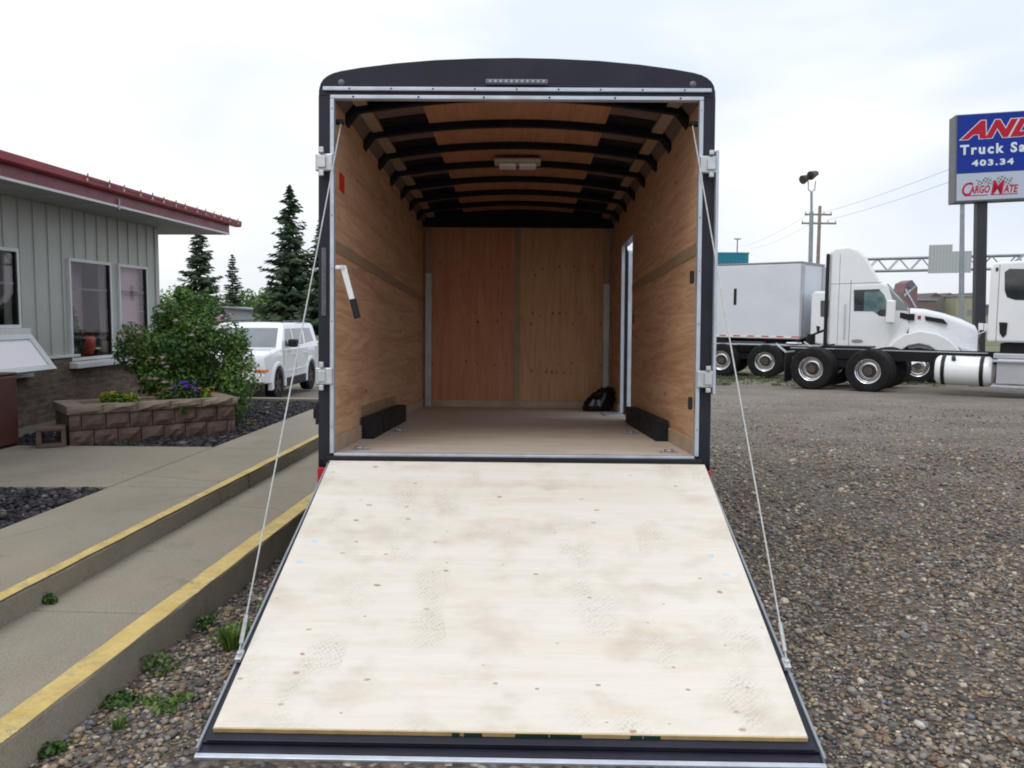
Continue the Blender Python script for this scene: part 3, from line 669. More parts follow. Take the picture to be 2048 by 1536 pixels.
# hold-back bar with black grip, folded out from the left jamb
m = MB(); m.box(-0.949, -0.90, -0.03, 0.0, 1.685, 1.705)
m.prism([(-0.925, 1.70), (-0.893, 1.705), (-0.845, 1.52), (-0.872, 1.512)], 'y', -0.03, -0.018); hb = m.build('lock_handle', M['white_plastic'], T, bevel=0.003)
m = MB(); m.prism([(-0.875, 1.525), (-0.842, 1.533), (-0.816, 1.432), (-0.848, 1.424)], 'y', -0.036, -0.012); m.build('grip', M['dark_plastic'], hb, bevel=0.004)
m = MB(); m.cyl((-0.912, -0.036, 1.695), (-0.912, -0.029, 1.695), 0.012, 0.012, 12); m.build('pivot_bolt', M['zinc'], hb)
# dark clips on the right jamb
for z in (1.66, 0.99):
    m = MB(); m.box(0.928, 0.949, 0.0, 0.03, z - 0.035, z + 0.035); m.build('door_clip', M['dark_plastic'], T, bevel=0.008)
# red sticker
m = MB(); m.prism([(0.20, 2.15), (0.34, 2.145), (0.34, 2.245), (0.20, 2.25)], 'x', -0.9795, -0.978); m.build('sticker', M['red_sticker'], T)
# wheel wells
for s in (-1, 1):
    m = MB(); a, b = sorted((s * 0.885, s * 0.964)); m.box(a, b, 0.80, 2.28, FZ + 0.001, FZ + 0.135)
    m.build('wheel_well', M['blacksteel'], T, bevel=0.006)
m = MB(); m.box(-0.979, -0.972, 0.80, 2.3, FZ + 0.136, FZ + 0.205); m.build('wall_patch', M['tape'], T)
# recessed floor tie-down rings
for (x, y) in ((-0.86, 0.20), (0.86, 0.20), (-0.80, 1.35), (0.80, 1.35)):
    m = MB(); m.lathe([(0.0, FZ + 0.0035), (0.05, FZ + 0.0035), (0.055, FZ + 0.0005)], (x, y, 0), 'z', 20); tr_ = m.build('tie_down', M['zinc'], T)
    m = MB()
    for i in range(12):
        a0, a1 = math.pi * i / 12, math.pi * (i + 1) / 12
        m.cyl((x + 0.03 * math.cos(a0), y + 0.03 * math.sin(a0), FZ + 0.01), (x + 0.03 * math.cos(a1), y + 0.03 * math.sin(a1), FZ + 0.01), 0.005, 0.005, 6)
    m.build('ring', M['chrome'], tr_)
# dome lamp
m = MB(); m.box(-0.175, 0.175, 1.82, 1.98, 2.685, 2.715); dl = m.build('dome_lamp', paint('lamp_base', (0.5, 0.44, 0.36), 0.5), T, bevel=0.01)
for s in (-1, 1):
    m = MB(); a, b = sorted((s * 0.012, s * 0.14)); m.box(a, b, 1.835, 1.965, 2.655, 2.684); m.build('lamp_lens', M['white_plastic'], dl, bevel=0.012)
# front wall screws
m = MB()
for x in (-0.62, -0.30, 0.30, 0.60):
    for z in (1.05, 1.55, 2.14): m.cyl((x, LEN - 0.003, z), (x, LEN, z), 0.0035, 0.0035, 8)
m.build_each('wall_screw', M['galv'], T)
for s in (-1, 1):
    m = MB()
    for y in (0.42, 0.83, 1.24, 1.65, 2.06, 2.47):
        for z in (0.95, 1.35, 1.72, 1.92, 2.30): m.cyl((s * 0.9795, y, z), (s * 0.9785, y, z), 0.0045, 0.0045, 6)
    m.build('screw_row', M['hub'], T)
# side door, swung open beyond the far jamb
m = MB()
m.box(0.979, 1.012, 3.442, 3.459, FZ + 0.004, 2.295).box(0.979, 1.045, 2.672, 2.69, FZ + 0.004, 2.295).box(0.979, 1.045, 2.69, 3.442, 2.28, 2.297)
m.build('door_jamb', M['alu'], T, bevel=0.003)
m = MB(); m.box(0.80, 0.979, 3.05, 3.44, FZ + 0.002, FZ + 0.012); m.build('door_sill_plate', M['alu'], T, bevel=0.003)
Mdoor = Matrix.Translation((1.046, 3.475, 0)) @ Matrix.Rotation(math.radians(8), 4, 'Z')
m = MB(); m.box(0, 0.72, 0, 0.035, FZ + 0.01, 2.245, Mdoor); sdr = m.build('side_door', M['white_plastic'], T, bevel=0.004)
m = MB()
m.box(0.0, 0.05, -0.012, -0.001, FZ + 0.03, 2.22, Mdoor).box(0.085, 0.70, -0.010, -0.001, FZ + 0.03, 2.22, Mdoor); m.build('door_panel_trim', M['alu'], sdr)
m = MB(); m.box(0.051, 0.084, -0.004, -0.001, FZ + 0.05, 2.20, Mdoor); m.build('door_gasket', M['rubber'], sdr)
m = MB(); m.box(1.013, 1.038, 3.44, 3.458, FZ + 0.004, 2.25); m.build('jamb_gasket', M['rubber'], T)
m = MB(); m.box(0.976, 0.982, 2.55, 2.60, 1.52, 1.60); m.build('door_holdback', M['dark_plastic'], T, bevel=0.002)

# ramp door in its own frame (u across, v up the slope from the foot, n normal)
cR = Vector((-0.0015, 2.595, 0.03))
U = Vector((0.99984, -0.0177, 0.0)).normalized(); Vv_ = Vector((0.017, 0.941, 0.338)); Vv_ = (Vv_ - U * Vv_.dot(U)).normalized(); Nn = U.cross(Vv_)
RM = Matrix(((U.x, Vv_.x, Nn.x, cR.x), (U.y, Vv_.y, Nn.y, cR.y), (U.z, Vv_.z, Nn.z, cR.z), (0, 0, 0, 1)))
def ramp_part(m, name, mat, parent, bevel=0.0, first=False):
    o = m.build(name, mat, None, bevel=bevel)
    o.parent = parent
    if first: o.matrix_local = TI @ RM
    return o
m = MB(); m.box(-1.015, 1.015, 0.030, 1.885, -0.045, -0.002)
ramp = ramp_part(m, 'ramp_door', M['black'], T, 0.003, True)
m = MB(); m.box(-0.988, 0.984, 0.072, 1.858, 0.0, 0.019); deck = ramp_part(m, 'deck', M['ply_ramp'], ramp, 0.0015)
m = MB(); m.box(-0.988, 0.984, 0.0665, 0.0712, 0.001, 0.0185)
e_ = ramp_part(m, 'deck_edge', M['ply_edge'], ramp)
Mg = paint('green_stencil', (0.012, 0.05, 0.03), 0.7)
m = MB()
for a, b in ((-0.19, -0.165), (-0.15, -0.13), (-0.13, -0.09), (0.02, 0.13), (0.135, 0.24), (0.40, 0.44), (0.445, 0.50)): m.box(a, b, 0.064, 0.0664, 0.002, 0.0175)
m0 = m
for pc in m0.p: ramp_part(MB().add(*pc), 'edge_stamp', Mg, ramp)
m = MB(); m.box(-1.022, 1.018, -0.002, 0.0295, -0.036, -0.012).box(-1.0, 1.0, 0.030, 0.062, -0.0015, 0.006)
ramp_part(m, 'foot_flap', M['black'], ramp, 0.003)
m = MB(); m.box(-1.026, 1.024, -0.022, -0.0025, -0.034, -0.014); ramp_part(m, 'foot_trim', M['alu'], ramp, 0.003)
m = MB()
for s in (-1, 1): a, b = sorted((s * 1.0155, s * 1.026)); m.box(a, b, 0.0, 1.885, -0.04, 0.004)
m0 = m
for pc in m0.p: ramp_part(MB().add(*pc), 'side_trim', M['steelgrey'], ramp, 0.003)
m = MB()
for x, y in ((-0.90, 1.13), (-0.93, 0.98), (0.86, 1.06), (0.90, 0.93)): m.prism([(x - 0.011, y - 0.008), (x + 0.013, y - 0.01), (x + 0.008, y + 0.012), (x - 0.014, y + 0.007)], 'z', 0.0192, 0.0196)
m0 = m; mch = paint('blue_chalk', (0.50, 0.60, 0.70), 0.8)
for pc in m0.p: ramp_part(MB().add(*pc), 'chalk_mark', mch, ramp)
for s in (-1, 1):
    m = MB(); m.box(s * 1.008 - 0.012, s * 1.008 + 0.012, 0.385, 0.435, 0.004, 0.022); m.cyl((s * 1.008, 0.41, 0.02), (s * 1.008, 0.41, 0.034), 0.009, 0.009, 8)
    ramp_part(m, 'cable_anchor', M['zinc'], ramp, 0.002)
for o_ in [ramp] + [c_ for c_ in ramp.children if c_.name.startswith('side_trim')]:
    for v_ in o_.data.vertices:      # the frame narrows a little towards the hinge
        t_ = max(0.0, v_.co.y / 1.885); v_.co.x *= 1 - (0.033 if v_.co.x > 0 else 0.02) * t_
# hinge barrel
m = MB(); m.cyl((-1.0, -0.03, 0.655), (1.0, -0.03, 0.655), 0.013, 0.013, 10); m.build('ramp_hinge', M['blacksteel'], T)
# spring cables
for s in (-1, 1):
    top = Vector((s * 0.935 , 0.05, 2.475)); an = TI @ (RM @ Vector((s * 1.008, 0.41, 0.03)))
    m = MB(); d = an - top; N_ = 14
    pts = [top + d * (i / N_) + Vector((0, 0, -0.012 * math.sin(math.pi * i / N_))) for i in range(N_ + 1)]
    m.tube(pts, 0.0035, 6)
    m.tube([an + (top - an) * 0.05, an + (top - an) * 0.012], 0.008, 8)
    cb = m.build('spring_cable', M['cable'], T)
    m = MB(); m.cyl(top + Vector((-0.012 * s, 0, 0)), top + Vector((0.03 * s, 0, 0)), 0.014, 0.014, 16); m.build('cable_pulley', M['blacksteel'], T)

# bag in the far corner
bag = thing('bag', 'crumpled black plastic bag in the front right corner of the trailer floor', 'bag')
bag.matrix_world = TR @ Matrix.Translation((0.80, 3.78, FZ + 0.001))
def blob(name, rx, ry, rz, seed, mat, parent, n=18, amp=0.22, loc=(0, 0, 0), shape=None):
    rs = np.random.default_rng(seed); vs, fs = [], []
    ph = rs.uniform(0, 6.28, 8); fq = rs.integers(1, 6, 8)
    for j in range(n + 1):
        t = math.pi * j / n
        for i in range(n * 2):
            a = math.pi * i / n
            r = 1 + amp * sum(math.sin(fq[k] * a + ph[k] + (k % 3) * t * 2) for k in range(6)) / 6 + amp * 0.25 * rs.normal()
            z = math.cos(t) * rz
            p = [math.sin(t) * math.cos(a) * rx * r, math.sin(t) * math.sin(a) * ry * r, max(z * r, -rz * 0.55) + rz * 0.55]
            if shape: p = shape(p)
            vs.append((p[0] + loc[0], p[1] + loc[1], p[2] + loc[2]))
    for j in range(n):
        for i in range(n * 2):
            k = (i + 1) % (n * 2); fs.append((j * n * 2 + i, j * n * 2 + k, (j + 1) * n * 2 + k, (j + 1) * n * 2 + i))
    return MB().add(vs, fs).build(name, mat, parent, smooth=True)
Mbag = NT('black_plastic_film'); Mbag.bump(Mbag.noise(Mbag.map(), 22, 4, 0.6), 0.7, 0.01); Mbag = Mbag.set(base=(0.006, 0.006, 0.008), rough=0.28, spec=0.5)
blob('film', 0.15, 0.12, 0.13, 5, Mbag, bag, amp=0.2, shape=lambda p: [p[0] + p[2] * 0.12, p[1], p[2] * (1.05 + 0.8 * max(-0.4, p[0] / 0.15) * 0.6)])
m = MB(); m.prism([(-0.10, 0.06), (-0.06, 0.05), (-0.035, 0.10), (-0.05, 0.13)], 'y', -0.125, -0.105).prism([(0.0, 0.05), (0.03, 0.05), (0.01, 0.12), (-0.025, 0.11)], 'y', -0.128, -0.11); m.build('printed_patch', paint('grey_print', (0.16, 0.15, 0.16), 0.4), bag, bevel=0.004)

# ------------------------------------------------------------------ building on the left
B = thing('office_building', 'low building with sage metal siding over brown brick and a red metal eave', 'building', (0, 0, 0), SITE)
WL = -5.294; EA, EB = -3.0, 10.86
m = MB()
OP = [(6.93, 7.93, 1.29, 2.05), (8.82, 9.64, 0.98, 2.02), (9.85, 10.52, 0.98, 2.02)]
cur = EA
for a, b, z0_, z1_ in OP:
    m.box(WL - 0.12, WL, cur, a, 0.98, 2.56); m.box(WL - 0.12, WL, a, b, z1_, 2.56)
    if z0_ > 1.0: m.box(WL - 0.12, WL, a, b, 0.98, z0_)
    cur = b
m.box(WL - 0.12, WL, cur, EB, 0.98, 2.56); m.box(-14, WL - 0.12, EB - 0.12, EB, 0.98, 2.56)
for k in range(60):      # standing seams every 0.235 m
    y = EB - 0.03 - k * 0.2345
    if y < EA: break
    spans = [(0.985, 2.555)]
    for a, b, z0_, z1_ in OP:
        if a - 0.03 < y < b + 0.03: spans = [(z1_ + 0.02, 2.555)] + ([(0.985, z0_ - 0.09)] if z0_ > 1.0 else [])
    for z0_, z1_ in spans: m.box(WL - 0.001, WL + 0.014, y - 0.012, y + 0.012, z0_, z1_)
# carve openings by stacking the wall around the windows: windows stand proud of the wall in their own frames
m.build('siding_wall', M['siding'], B)
m = MB(); m.box(WL - 0.12, WL + 0.03, EA, 8.81, 0.1, 0.955).box(WL - 0.12, WL + 0.03, 8.81, 9.65, 0.1, 0.90).box(WL - 0.12, WL + 0.03, 9.65, 9.84, 0.1, 0.955).box(WL - 0.12, WL + 0.03, 9.84, 10.53, 0.1, 0.88).box(WL - 0.12, WL + 0.03, 10.53, EB + 0.03, 0.1, 0.955).box(-14, WL - 0.12, EB - 0.12, EB + 0.03, 0.1, 0.955); m.build('brick_wall', M['brick'], B)
m = MB(); m.box(WL, WL + 0.05, EA, 8.93, 0.957, 0.985).box(WL, WL + 0.05, 9.68, 9.80, 0.957, 0.985).box(WL, WL + 0.05, 10.60, EB + 0.04, 0.957, 0.985); m.build('siding_base_trim', M['whitetrim'], B, bevel=0.004)
m = MB(); m.box(WL - 0.005, WL + 0.02, EB - 0.07, EB + 0.02, 0.99, 2.555); m.build('corner_trim', M['siding'], B, bevel=0.003)
m = MB(); m.box(WL - 0.2, WL + 0.055, EA, EB + 0.05, 0.1, 0.30); m.build('foundation', M['concrete'], B)
# roof
m = MB(); m.box(-14, -4.66, EA, 11.70, 2.5605, 2.575)
for k in range(50): m.box(-14, -4.68, EA + 0.3 * k, EA + 0.3 * k + 0.004, 2.5585, 2.5604)
m.build('soffit', M['soffit'], B)
m = MB(); m.box(-4.6595, -4.645, EA, 11.715, 2.575, 2.685).box(-14, -4.66, 11.70, 11.714, 2.575, 2.685); m.build('fascia', M['maroon'], B)
m = MB(); m.box(-4.6595, -4.638, EA, 11.72, 2.553, 2.5745).box(-14, -4.66, 11.7, 11.72, 2.553, 2.5745); m.build('fascia_edge_trim', M['whitetrim'], B)
m = MB(); m.prism([(-4.66, 2.6855), (-4.585, 2.6855), (-4.565, 2.70), (-4.56, 2.768), (-4.585, 2.772), (-4.66, 2.772)], 'y', EA, 11.98)
m.build('gutter', M['red_roof'], B, bevel=0.003)
m = MB(); m.prism([(-4.62, 2.773), (-9.3, 3.35), (-14, 2.773)], 'y', EA, 11.98)
for k in range(48): m.prism([(-4.9, 2.809), (-4.9, 2.825), (-9.3, 3.367), (-9.3, 3.351)], 'y', EA + k * 0.31, EA + k * 0.31 + 0.03)
m.build('roof', M['red_roof'], B)
m = MB(); m.box(WL - 1.6, WL - 1.55, EA, EB - 0.12, 0.1, 2.56).box(WL - 1.549, WL - 0.121, EA, EB - 0.121, 0.2, 0.3); m.build('inner_wall', paint('room_wall', (0.45, 0.38, 0.38), 0.9), B)
# windows: frame stands proud, glass in front of a shallow lit reveal
def window(a0, a1, z0, z1, name='window', sill=True, reflection_rail=None, blind=0.04):
    fw = 0.034; x0 = WL - 0.03; x1 = WL + 0.035
    m = MB(); m.box(x0, x1, a0, a0 + fw, z0, z1).box(x0, x1, a1 - fw, a1, z0, z1).box(x0, x1, a0 + fw, a1 - fw, z1 - fw, z1).box(x0, x1, a0 + fw, a1 - fw, z0, z0 + fw)
    f = m.build(name, M['whitetrim'], B, bevel=0.004)
    if reflection_rail:
        m = MB(); m.box(x0 + 0.005, x1 - 0.03, a0 + fw, a1 - fw, reflection_rail - 0.012, reflection_rail + 0.012); m.build('reflection_rail', paint('reflection_rail_grey', (0.17, 0.16, 0.18), 0.5), f)  # dark bar drawn for a line reflected across the panes
    m = MB(); m.add([(x0 + .042, a0 + fw, z0 + fw), (x0 + .042, a1 - fw, z0 + fw), (x0 + .042, a1 - fw, z1 - fw), (x0 + .042, a0 + fw, z1 - fw)], [(0, 1, 2, 3)]); m.build('pane', M['winglass'], f)
    if blind:
        m = MB(); m.box(x0 - blind, x0 - blind + 0.003, a0 - 0.02 + fw, a1 + 0.02 - fw, z0 + fw - 0.02, z1 - fw + .02); m.build('blind', M['blind'], f)
    m = MB(); m.box(x0 + 0.005, x0 + 0.06, a1 - fw - 0.02, a1 - fw - 0.001, z0 + fw, z1 - fw); m.build('gasket', M['dark_plastic'], f)
    if sill:
        m = MB(); m.prism([(WL + 0.031, z0 - 0.005), (WL + 0.13, z0 - 0.02), (WL + 0.13, z0 - 0.075), (WL + 0.031, z0 - 0.075)], 'y', a0 - 0.06, a1 + 0.10); m.build('sill', M['whitetrim'], f, bevel=0.005)
    return f
w2 = window(8.80, 9.66, 0.91, 2.03, reflection_rail=1.70, blind=0.30)
w3 = window(9.83, 10.54, 0.89, 2.03, reflection_rail=1.70)
w1 = window(6.9, 7.96, 1.285, 2.06, sill=False, reflection_rail=1.72, blind=0)
m = MB(); m.box(WL + 0.002, WL + 0.09, 6.86, 8.02, 1.215, 1.283); m.build('window_ledge', M['whitetrim'], B, bevel=0.006)
m = MB(); m.box(WL + 0.031, WL + 0.04, 6.95, 7.96, 0.86, 0.955); m.build('vent_opening', M['room'], B)
m = MB(); m.box(WL + 0.031, WL + 0.09, 6.86, 8.04, 0.80, 0.86); m.build('vent_sill', M['whitetrim'], B, bevel=0.006)
# hopper sash swung out at the bottom
hm = Matrix.Translation((WL + 0.09, 0, 1.215)) @ Matrix.Rotation(math.radians(-36), 4, 'Y')
m = MB(); m.box(-0.02, 0.02, 6.92, 7.0, -0.42, 0.0, hm).box(-0.02, 0.02, 7.92, 8.0, -0.42, 0.0, hm).box(-0.02, 0.02, 7.0, 7.92, -0.055, 0.0, hm).box(-0.02, 0.02, 7.0, 7.92, -0.42, -0.365, hm)
hs = m.build('hopper_sash', M['whitetrim'], B, bevel=0.004)
Mpane = NT('sky_bright_pane').set(base=(0.62, 0.56, 0.60), rough=0.03, spec=1.0, ior=1.9)  # pale base colour carries the white sky reflected in this pane
m = MB(); m.box(0.004, 0.01, 7.0, 7.92, -0.365, -0.055, hm); m.build('hopper_pane', Mpane, hs)
m = MB(); m.cyl((-5.0, 10.1, 2.556), (-5.0, 10.1, 2.5585), 0.06, 0.06, 16); m.build('soffit_lamp', M['alum_dull'], B)
m = MB(); m.box(-4.637, -4.628, 8.695, 8.712, 2.53, 2.64); m.build('hook', M['alum_dull'], B)

# string of small lamps clipped along the gutter
SL = thing('string_lights', 'string of small pale bulbs clipped along the red gutter', 'string lights', (0, 0, 0), SITE)
als = [7.96, 8.36, 8.65, 9.0, 9.27, 9.54, 9.85, 10.1, 10.44, 10.7, 10.97, 11.2, 11.5, 11.8]
m = MB(); pts = []
for i, a in enumerate(als):
    pts.append((-4.55, a, 2.745))
    if i < len(als) - 1: pts.append((-4.548, (a + als[i + 1]) / 2, 2.725 + 0.01 * random.random()))
m.tube(pts, 0.003, 5)
for a in als: m.box(-4.575, -4.565, a + 0.05, a + 0.058, 2.77, 2.785 + 0.012 * random.random())
m.build('wire', M['dark_plastic'], SL)
Mb = paint('bulb_cream', (0.62, 0.56, 0.42), 0.3)
for a in als:
    m = MB(); m.lathe([(0.0, 0.012), (0.008, 0.006), (0.010, -0.006), (0.004, -0.022), (0.0, -0.024)], (-4.546, a, 2.728), 'z', 10); m.build('bulb', Mb, SL, smooth=True)

# potted shrub with an orange-red pot standing against window two
def leaves(n, centers, radii, size, rs, updir=0.3):
    """random leaf quads inside ellipsoid lumps; returns V,F,rnd"""
    idx = rs.integers(0, len(centers), n)
    d = rs.normal(size=(n, 3)); d /= np.linalg.norm(d, axis=1)[:, None]
    r = rs.uniform(0, 1, n) ** 0.38
    p = centers[idx] + d * r[:, None] * radii[idx]
    nrm = d + rs.normal(size=(n, 3)) * 0.6 + np.array([0, 0, updir]); nrm /= np.linalg.norm(nrm, axis=1)[:, None]
    t = np.cross(nrm, rs.normal(size=(n, 3))); t /= np.linalg.norm(t, axis=1)[:, None]; b = np.cross(nrm, t)
    s = (size * rs.uniform(0.6, 1.4, n))[:, None]
    V = np.stack([p - t * s, p - b * s * 0.55 + nrm * s * .15, p + t * s, p + b * s * 0.55 + nrm * s * .15], 1).reshape(-1, 3)
    Fc = np.arange(n * 4).reshape(-1, 4)
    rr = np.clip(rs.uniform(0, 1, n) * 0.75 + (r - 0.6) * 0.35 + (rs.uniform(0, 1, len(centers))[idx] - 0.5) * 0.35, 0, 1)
    return V, Fc, np.repeat(rr, 4)
pot_at = sw(WL - 0.17, 9.30)
PT = thing('potted_shrub', 'dark potted shrub in a round orange-red pot behind the middle window glass', 'potted plant', (pot_at.x, pot_at.y, 0.96))
m = MB(); m.lathe([(0.0, 0.0), (0.085, 0.0), (0.12, 0.08), (0.125, 0.16), (0.11, 0.21), (0.115, 0.22), (0.10, 0.22), (0.10, 0.18), (0.0, 0.18)], (0, 0.10, 0), 'z', 24); m.build('pot', paint('orange_pot', (0.45, 0.06, 0.03), 0.5), PT, smooth=True)
cen = np.array([(rng.uniform(-.03, .03), -0.14 - 0.16 * k / 8 + rng.uniform(-.05, .05), 0.06 + 0.44 * k / 8) for k in range(9)]); rd = np.array([(0.09, 0.17 - 0.012 * k, 0.13 - 0.008 * k) for k in range(9)])
Vl, Fl, rl = leaves(1800, cen, rd, 0.022, rng); np_mesh('foliage', Vl, Fl, M['needle'], PT, rl)

# brown bin at the left edge of the view
bn = sw(-4.62, 7.02)
BN = thing('brown_bin', 'dark red-brown metal bin standing on the path at the left edge', 'bin', (bn.x - 0.42, bn.y, 0.246), SITE)
m = MB(); m.box(-0.22, 0.22, -0.2, 0.2, 0.02, 0.64); m.build('body', M['brown_bin'], BN, bevel=0.02)
m = MB(); m.box(-0.225, 0.225, -0.205, 0.205, 0.641, 0.66); m.build('lid', M['brown_bin'], BN, bevel=0.015)
m = MB(); m.box(-0.2, 0.2, -0.18, 0.18, 0.0, 0.0195); m.build('base', M['dark_plastic'], BN)

# ------------------------------------------------------------------ block planter
pa, pb = sw(-4.372, 7.227), sw(-3.17, 8.30)
dv = (pb - pa); plen = dv.length - 0.10; pang = math.atan2(dv.y, dv.x)
PL = thing('block_planter', 'raised planter of split-face brown blocks with pale cap stones', 'planter', (pa.x, pa.y, 0.225), pang)
dep = 0.62
def split_block(m, x0, x1, y0, y1, z0, z1, face='-y'):
    n = 5; jx = 0.012
    # rough outer face
    gx = np.linspace(x0, x1, n); gz_ = np.linspace(z0, z1, 4)
    vs = []; 
    for k in range(4):
        for i in range(n):
            e = 0.0 if i in (0, n - 1) or k in (0, 3) else random.uniform(0.008, 0.028)
            vs.append((gx[i], y0 - e, gz_[k]))
    fs = [(k * n + i, k * n + i + 1, (k + 1) * n + i + 1, (k + 1) * n + i) for k in range(3) for i in range(n - 1)]
    m.add(vs, fs); m.box(x0, x1, y0 + 0.0005, y1, z0, z1)
for r, z in enumerate((0.0, 0.15)):
    m = MB(); bl = 0.205; x = 0.0 if r == 0 else -0.1
    while x < plen:
        a, b = max(x, 0), min(x + bl - 0.008, plen)
        if b - a > 0.03: split_block(m, a, b, random.uniform(-0.004, 0.004), 0.15, z + 0.002, z + 0.145)
        x += bl
    # returns at both ends
    for xx, sgn in ((0.0, 1), (plen, -1)):
        y = 0.16
        while y < dep: m.box(min(xx, xx + sgn * 0.15), max(xx, xx + sgn * 0.15), y, min(y + 0.197, dep), z + 0.002, z + 0.145); y += 0.205
    m.box(0.02, plen - 0.02, dep - 0.13, dep - 0.01, z + 0.004, z + 0.14)
    m.build('block_course', M['block'], PL)
m = MB(); x = -0.02
while x < plen:
    b = min(x + 0.30, plen + 0.03); split_block(m, x, b - 0.006, -0.02, 0.15, 0.30, 0.375); x += 0.30
for xx in (-0.02, plen - 0.14):
    y = 0.153
    while y < dep - 0.1: m.box(xx, xx + 0.17, y, y + 0.235, 0.30, 0.375); y += 0.24
m.box(0.16, plen - 0.15, dep - 0.15, dep, 0.30, 0.372)
m.build('cap_stone', M['block_cap'], PL)
m = MB(); m.box(0.14, plen - 0.13, 0.14, dep - 0.14, 0.02, 0.335); m.build('soil', M['soil'], PL)
def planter_pt(x, y, z=0.335): 
    return PL.matrix_basis @ Vector((x, y, z)) if False else Matrix.Translation((pa.x, pa.y, 0.225)) @ Matrix.Rotation(pang, 4, 'Z') @ Vector((x, y, z))
def flower_heads(parent, pts, r, mat, name='bloom'):
    for p in pts:
        m = MB(); k = 6
        for i in range(k):
            a = 2 * math.pi * i / k + random.random(); t = 0.5
            c, s_ = math.cos(a), math.sin(a)
            m.add([(p[0], p[1], p[2]), (p[0] + r * (c - .5 * s_), p[1] + r * (s_ + .5 * c), p[2] + r * 0.35), (p[0] + 1.25 * r * c, p[1] + 1.25 * r * s_, p[2] + r * 0.3 + random.uniform(-.3, .3) * r), (p[0] + r * (c + .5 * s_), p[1] + r * (s_ - .5 * c), p[2] + r * 0.35)], [(0, 1, 2, 3)])
        for i in range(4):
            a = 2 * math.pi * i / 4 + random.random(); c, s_ = math.cos(a), math.sin(a)
            m.add([(p[0], p[1], p[2]), (p[0] + .6 * r * (c - .5 * s_), p[1] + .6 * r * (s_ + .5 * c), p[2] + r * 0.7), (p[0] + .7 * r * c, p[1] + .7 * r * s_, p[2] + r * 0.8), (p[0] + .6 * r * (c + .5 * s_), p[1] + .6 * r * (s_ - .5 * c), p[2] + r * 0.7)], [(0, 1, 2, 3)])
        o = m.build(name, mat, parent)
        at = o.data.attributes.new('rnd', 'FLOAT', 'POINT'); at.data.foreach_set('value', np.random.default_rng(int(abs(p[0]) * 1e4)).uniform(0, 1, len(o.data.vertices)).astype(np.float32))
def flower_clump(name, label, x, y, w, h, nleaf, leafmat, heads, seed, leaf=0.016):
    rs = np.random.default_rng(seed); P_ = planter_pt(x, y)
    t = thing(name, label, 'flowers', tuple(P_))
    cen = np.array([(rs.uniform(-w, w) * .7, rs.uniform(-.05, .05), h * rs.uniform(.2, .55)) for _ in range(9)]); rd = np.array([(w * .5, .07, h * .45)] * 9)
    V_, F_, r_ = leaves(nleaf, cen, rd, leaf, rs, 0.6); np_mesh('foliage', V_, F_, leafmat, t, r_)
    m = MB()
    for k in range(8): xx = rs.uniform(-w * .7, w * .7); m.cyl((xx * .5, 0, -0.01), (xx, rs.uniform(-.04, .04), h * .7), 0.003, 0.002, 5)
    o = m.build('stem', M['bark'], t)
    for mat, n, r in heads:
        pts = []
        for _ in range(n):
            a = rs.uniform(-1, 1); pts.append((a * w, rs.uniform(-.09, .05), h * (0.45 + 0.55 * math.sqrt(max(0, 1 - a * a))) * rs.uniform(.6, 1.05)))
        flower_heads(t, pts, r, mat)
    return t
flower_clump('yellow_flowers', 'clump of small yellow flowers near the left end of the planter', 0.48, 0.20, 0.17, 0.15, 1500, M['mari_leaf'], [(M['p_yellow'], 22, 0.017)], 3)
flower_clump('red_flowers', 'few red and pink flowers left of the purple ones in the planter', 0.90, 0.22, 0.10, 0.16, 500, M['grass_leaf'], [(M['p_red'], 7, 0.018)], 4)
flower_clump('purple_flowers', 'purple petunias in the middle right of the planter', 1.10, 0.21, 0.13, 0.20, 700, M['grass_leaf'], [(M['p_purple'], 17, 0.024)], 5)
flower_clump('mixed_flowers', 'small red and yellow flowers right of the purple petunias', 1.28, 0.19, 0.07, 0.14, 400, M['mari_leaf'], [(M['p_red'], 5, 0.018), (M['p_yellow'], 6, 0.016)], 6)

# hollow block lying at the path edge
hb_ = sw(-4.60, 7.14)
HBk = MB()
# block on its side: cells open towards the viewer
HBk.box(-0.16, 0.16, -0.10, 0.10, 0.0, 0.035).box(-0.16, 0.16, -0.10, 0.10, 0.155, 0.19).box(-0.16, -0.10, -0.10, 0.10, 0.0355, 0.1545).box(0.115, 0.16, -0.10, 0.10, 0.0355, 0.1545)
o = HBk.build('hollow_block', M['block'], None, bevel=0.006); o.location = (hb_.x + 0.10, hb_.y + 0.02, 0.248); o.rotation_euler = (0, 0, math.radians(24)); o.scale = (0.72, 1, 0.95)
tag(o, 'loose hollow brown concrete block lying at the left foot of the planter', 'concrete block')

# ------------------------------------------------------------------ rose bush
rb = sw(-4.13, 9.05)
RB = thing('rose_bush', 'rounded green rose bush with pale pink blooms behind the planter', 'bush', (rb.x, rb.y, 0.2))
rs = np.random.default_rng(21)
cl = []
for k in range(30):
    a = rs.uniform(0, 6.28); z = rs.uniform(0.25, 1.25); R_ = 0.58 * math.sqrt(max(0.05, 1 - ((z - 0.72) / 0.72) ** 2))
    q_ = R_ * rs.uniform(0.35, 1.0); cl.append((max(math.cos(a) * q_, -0.52 if z > 0.62 else -0.12), math.sin(a) * q_, z))
cl += [(0.05, 0, 1.36), (0.0, 0, 1.45), (-0.55, -0.05, 0.95), (-0.56, -0.05, 0.78), (-0.40, 0, 0.68), (0.5, -0.1, 0.5), (0.45, -0.25, 0.25), (0.55, -0.2, 0.18), (0.2, 0, 1.3), (-0.2, 0, 1.2)]
cl += [(0.58, -0.15, 0.95), (0.66, -0.15, 0.75), (0.68, -0.2, 0.55), (0.6, -0.2, 0.35)]
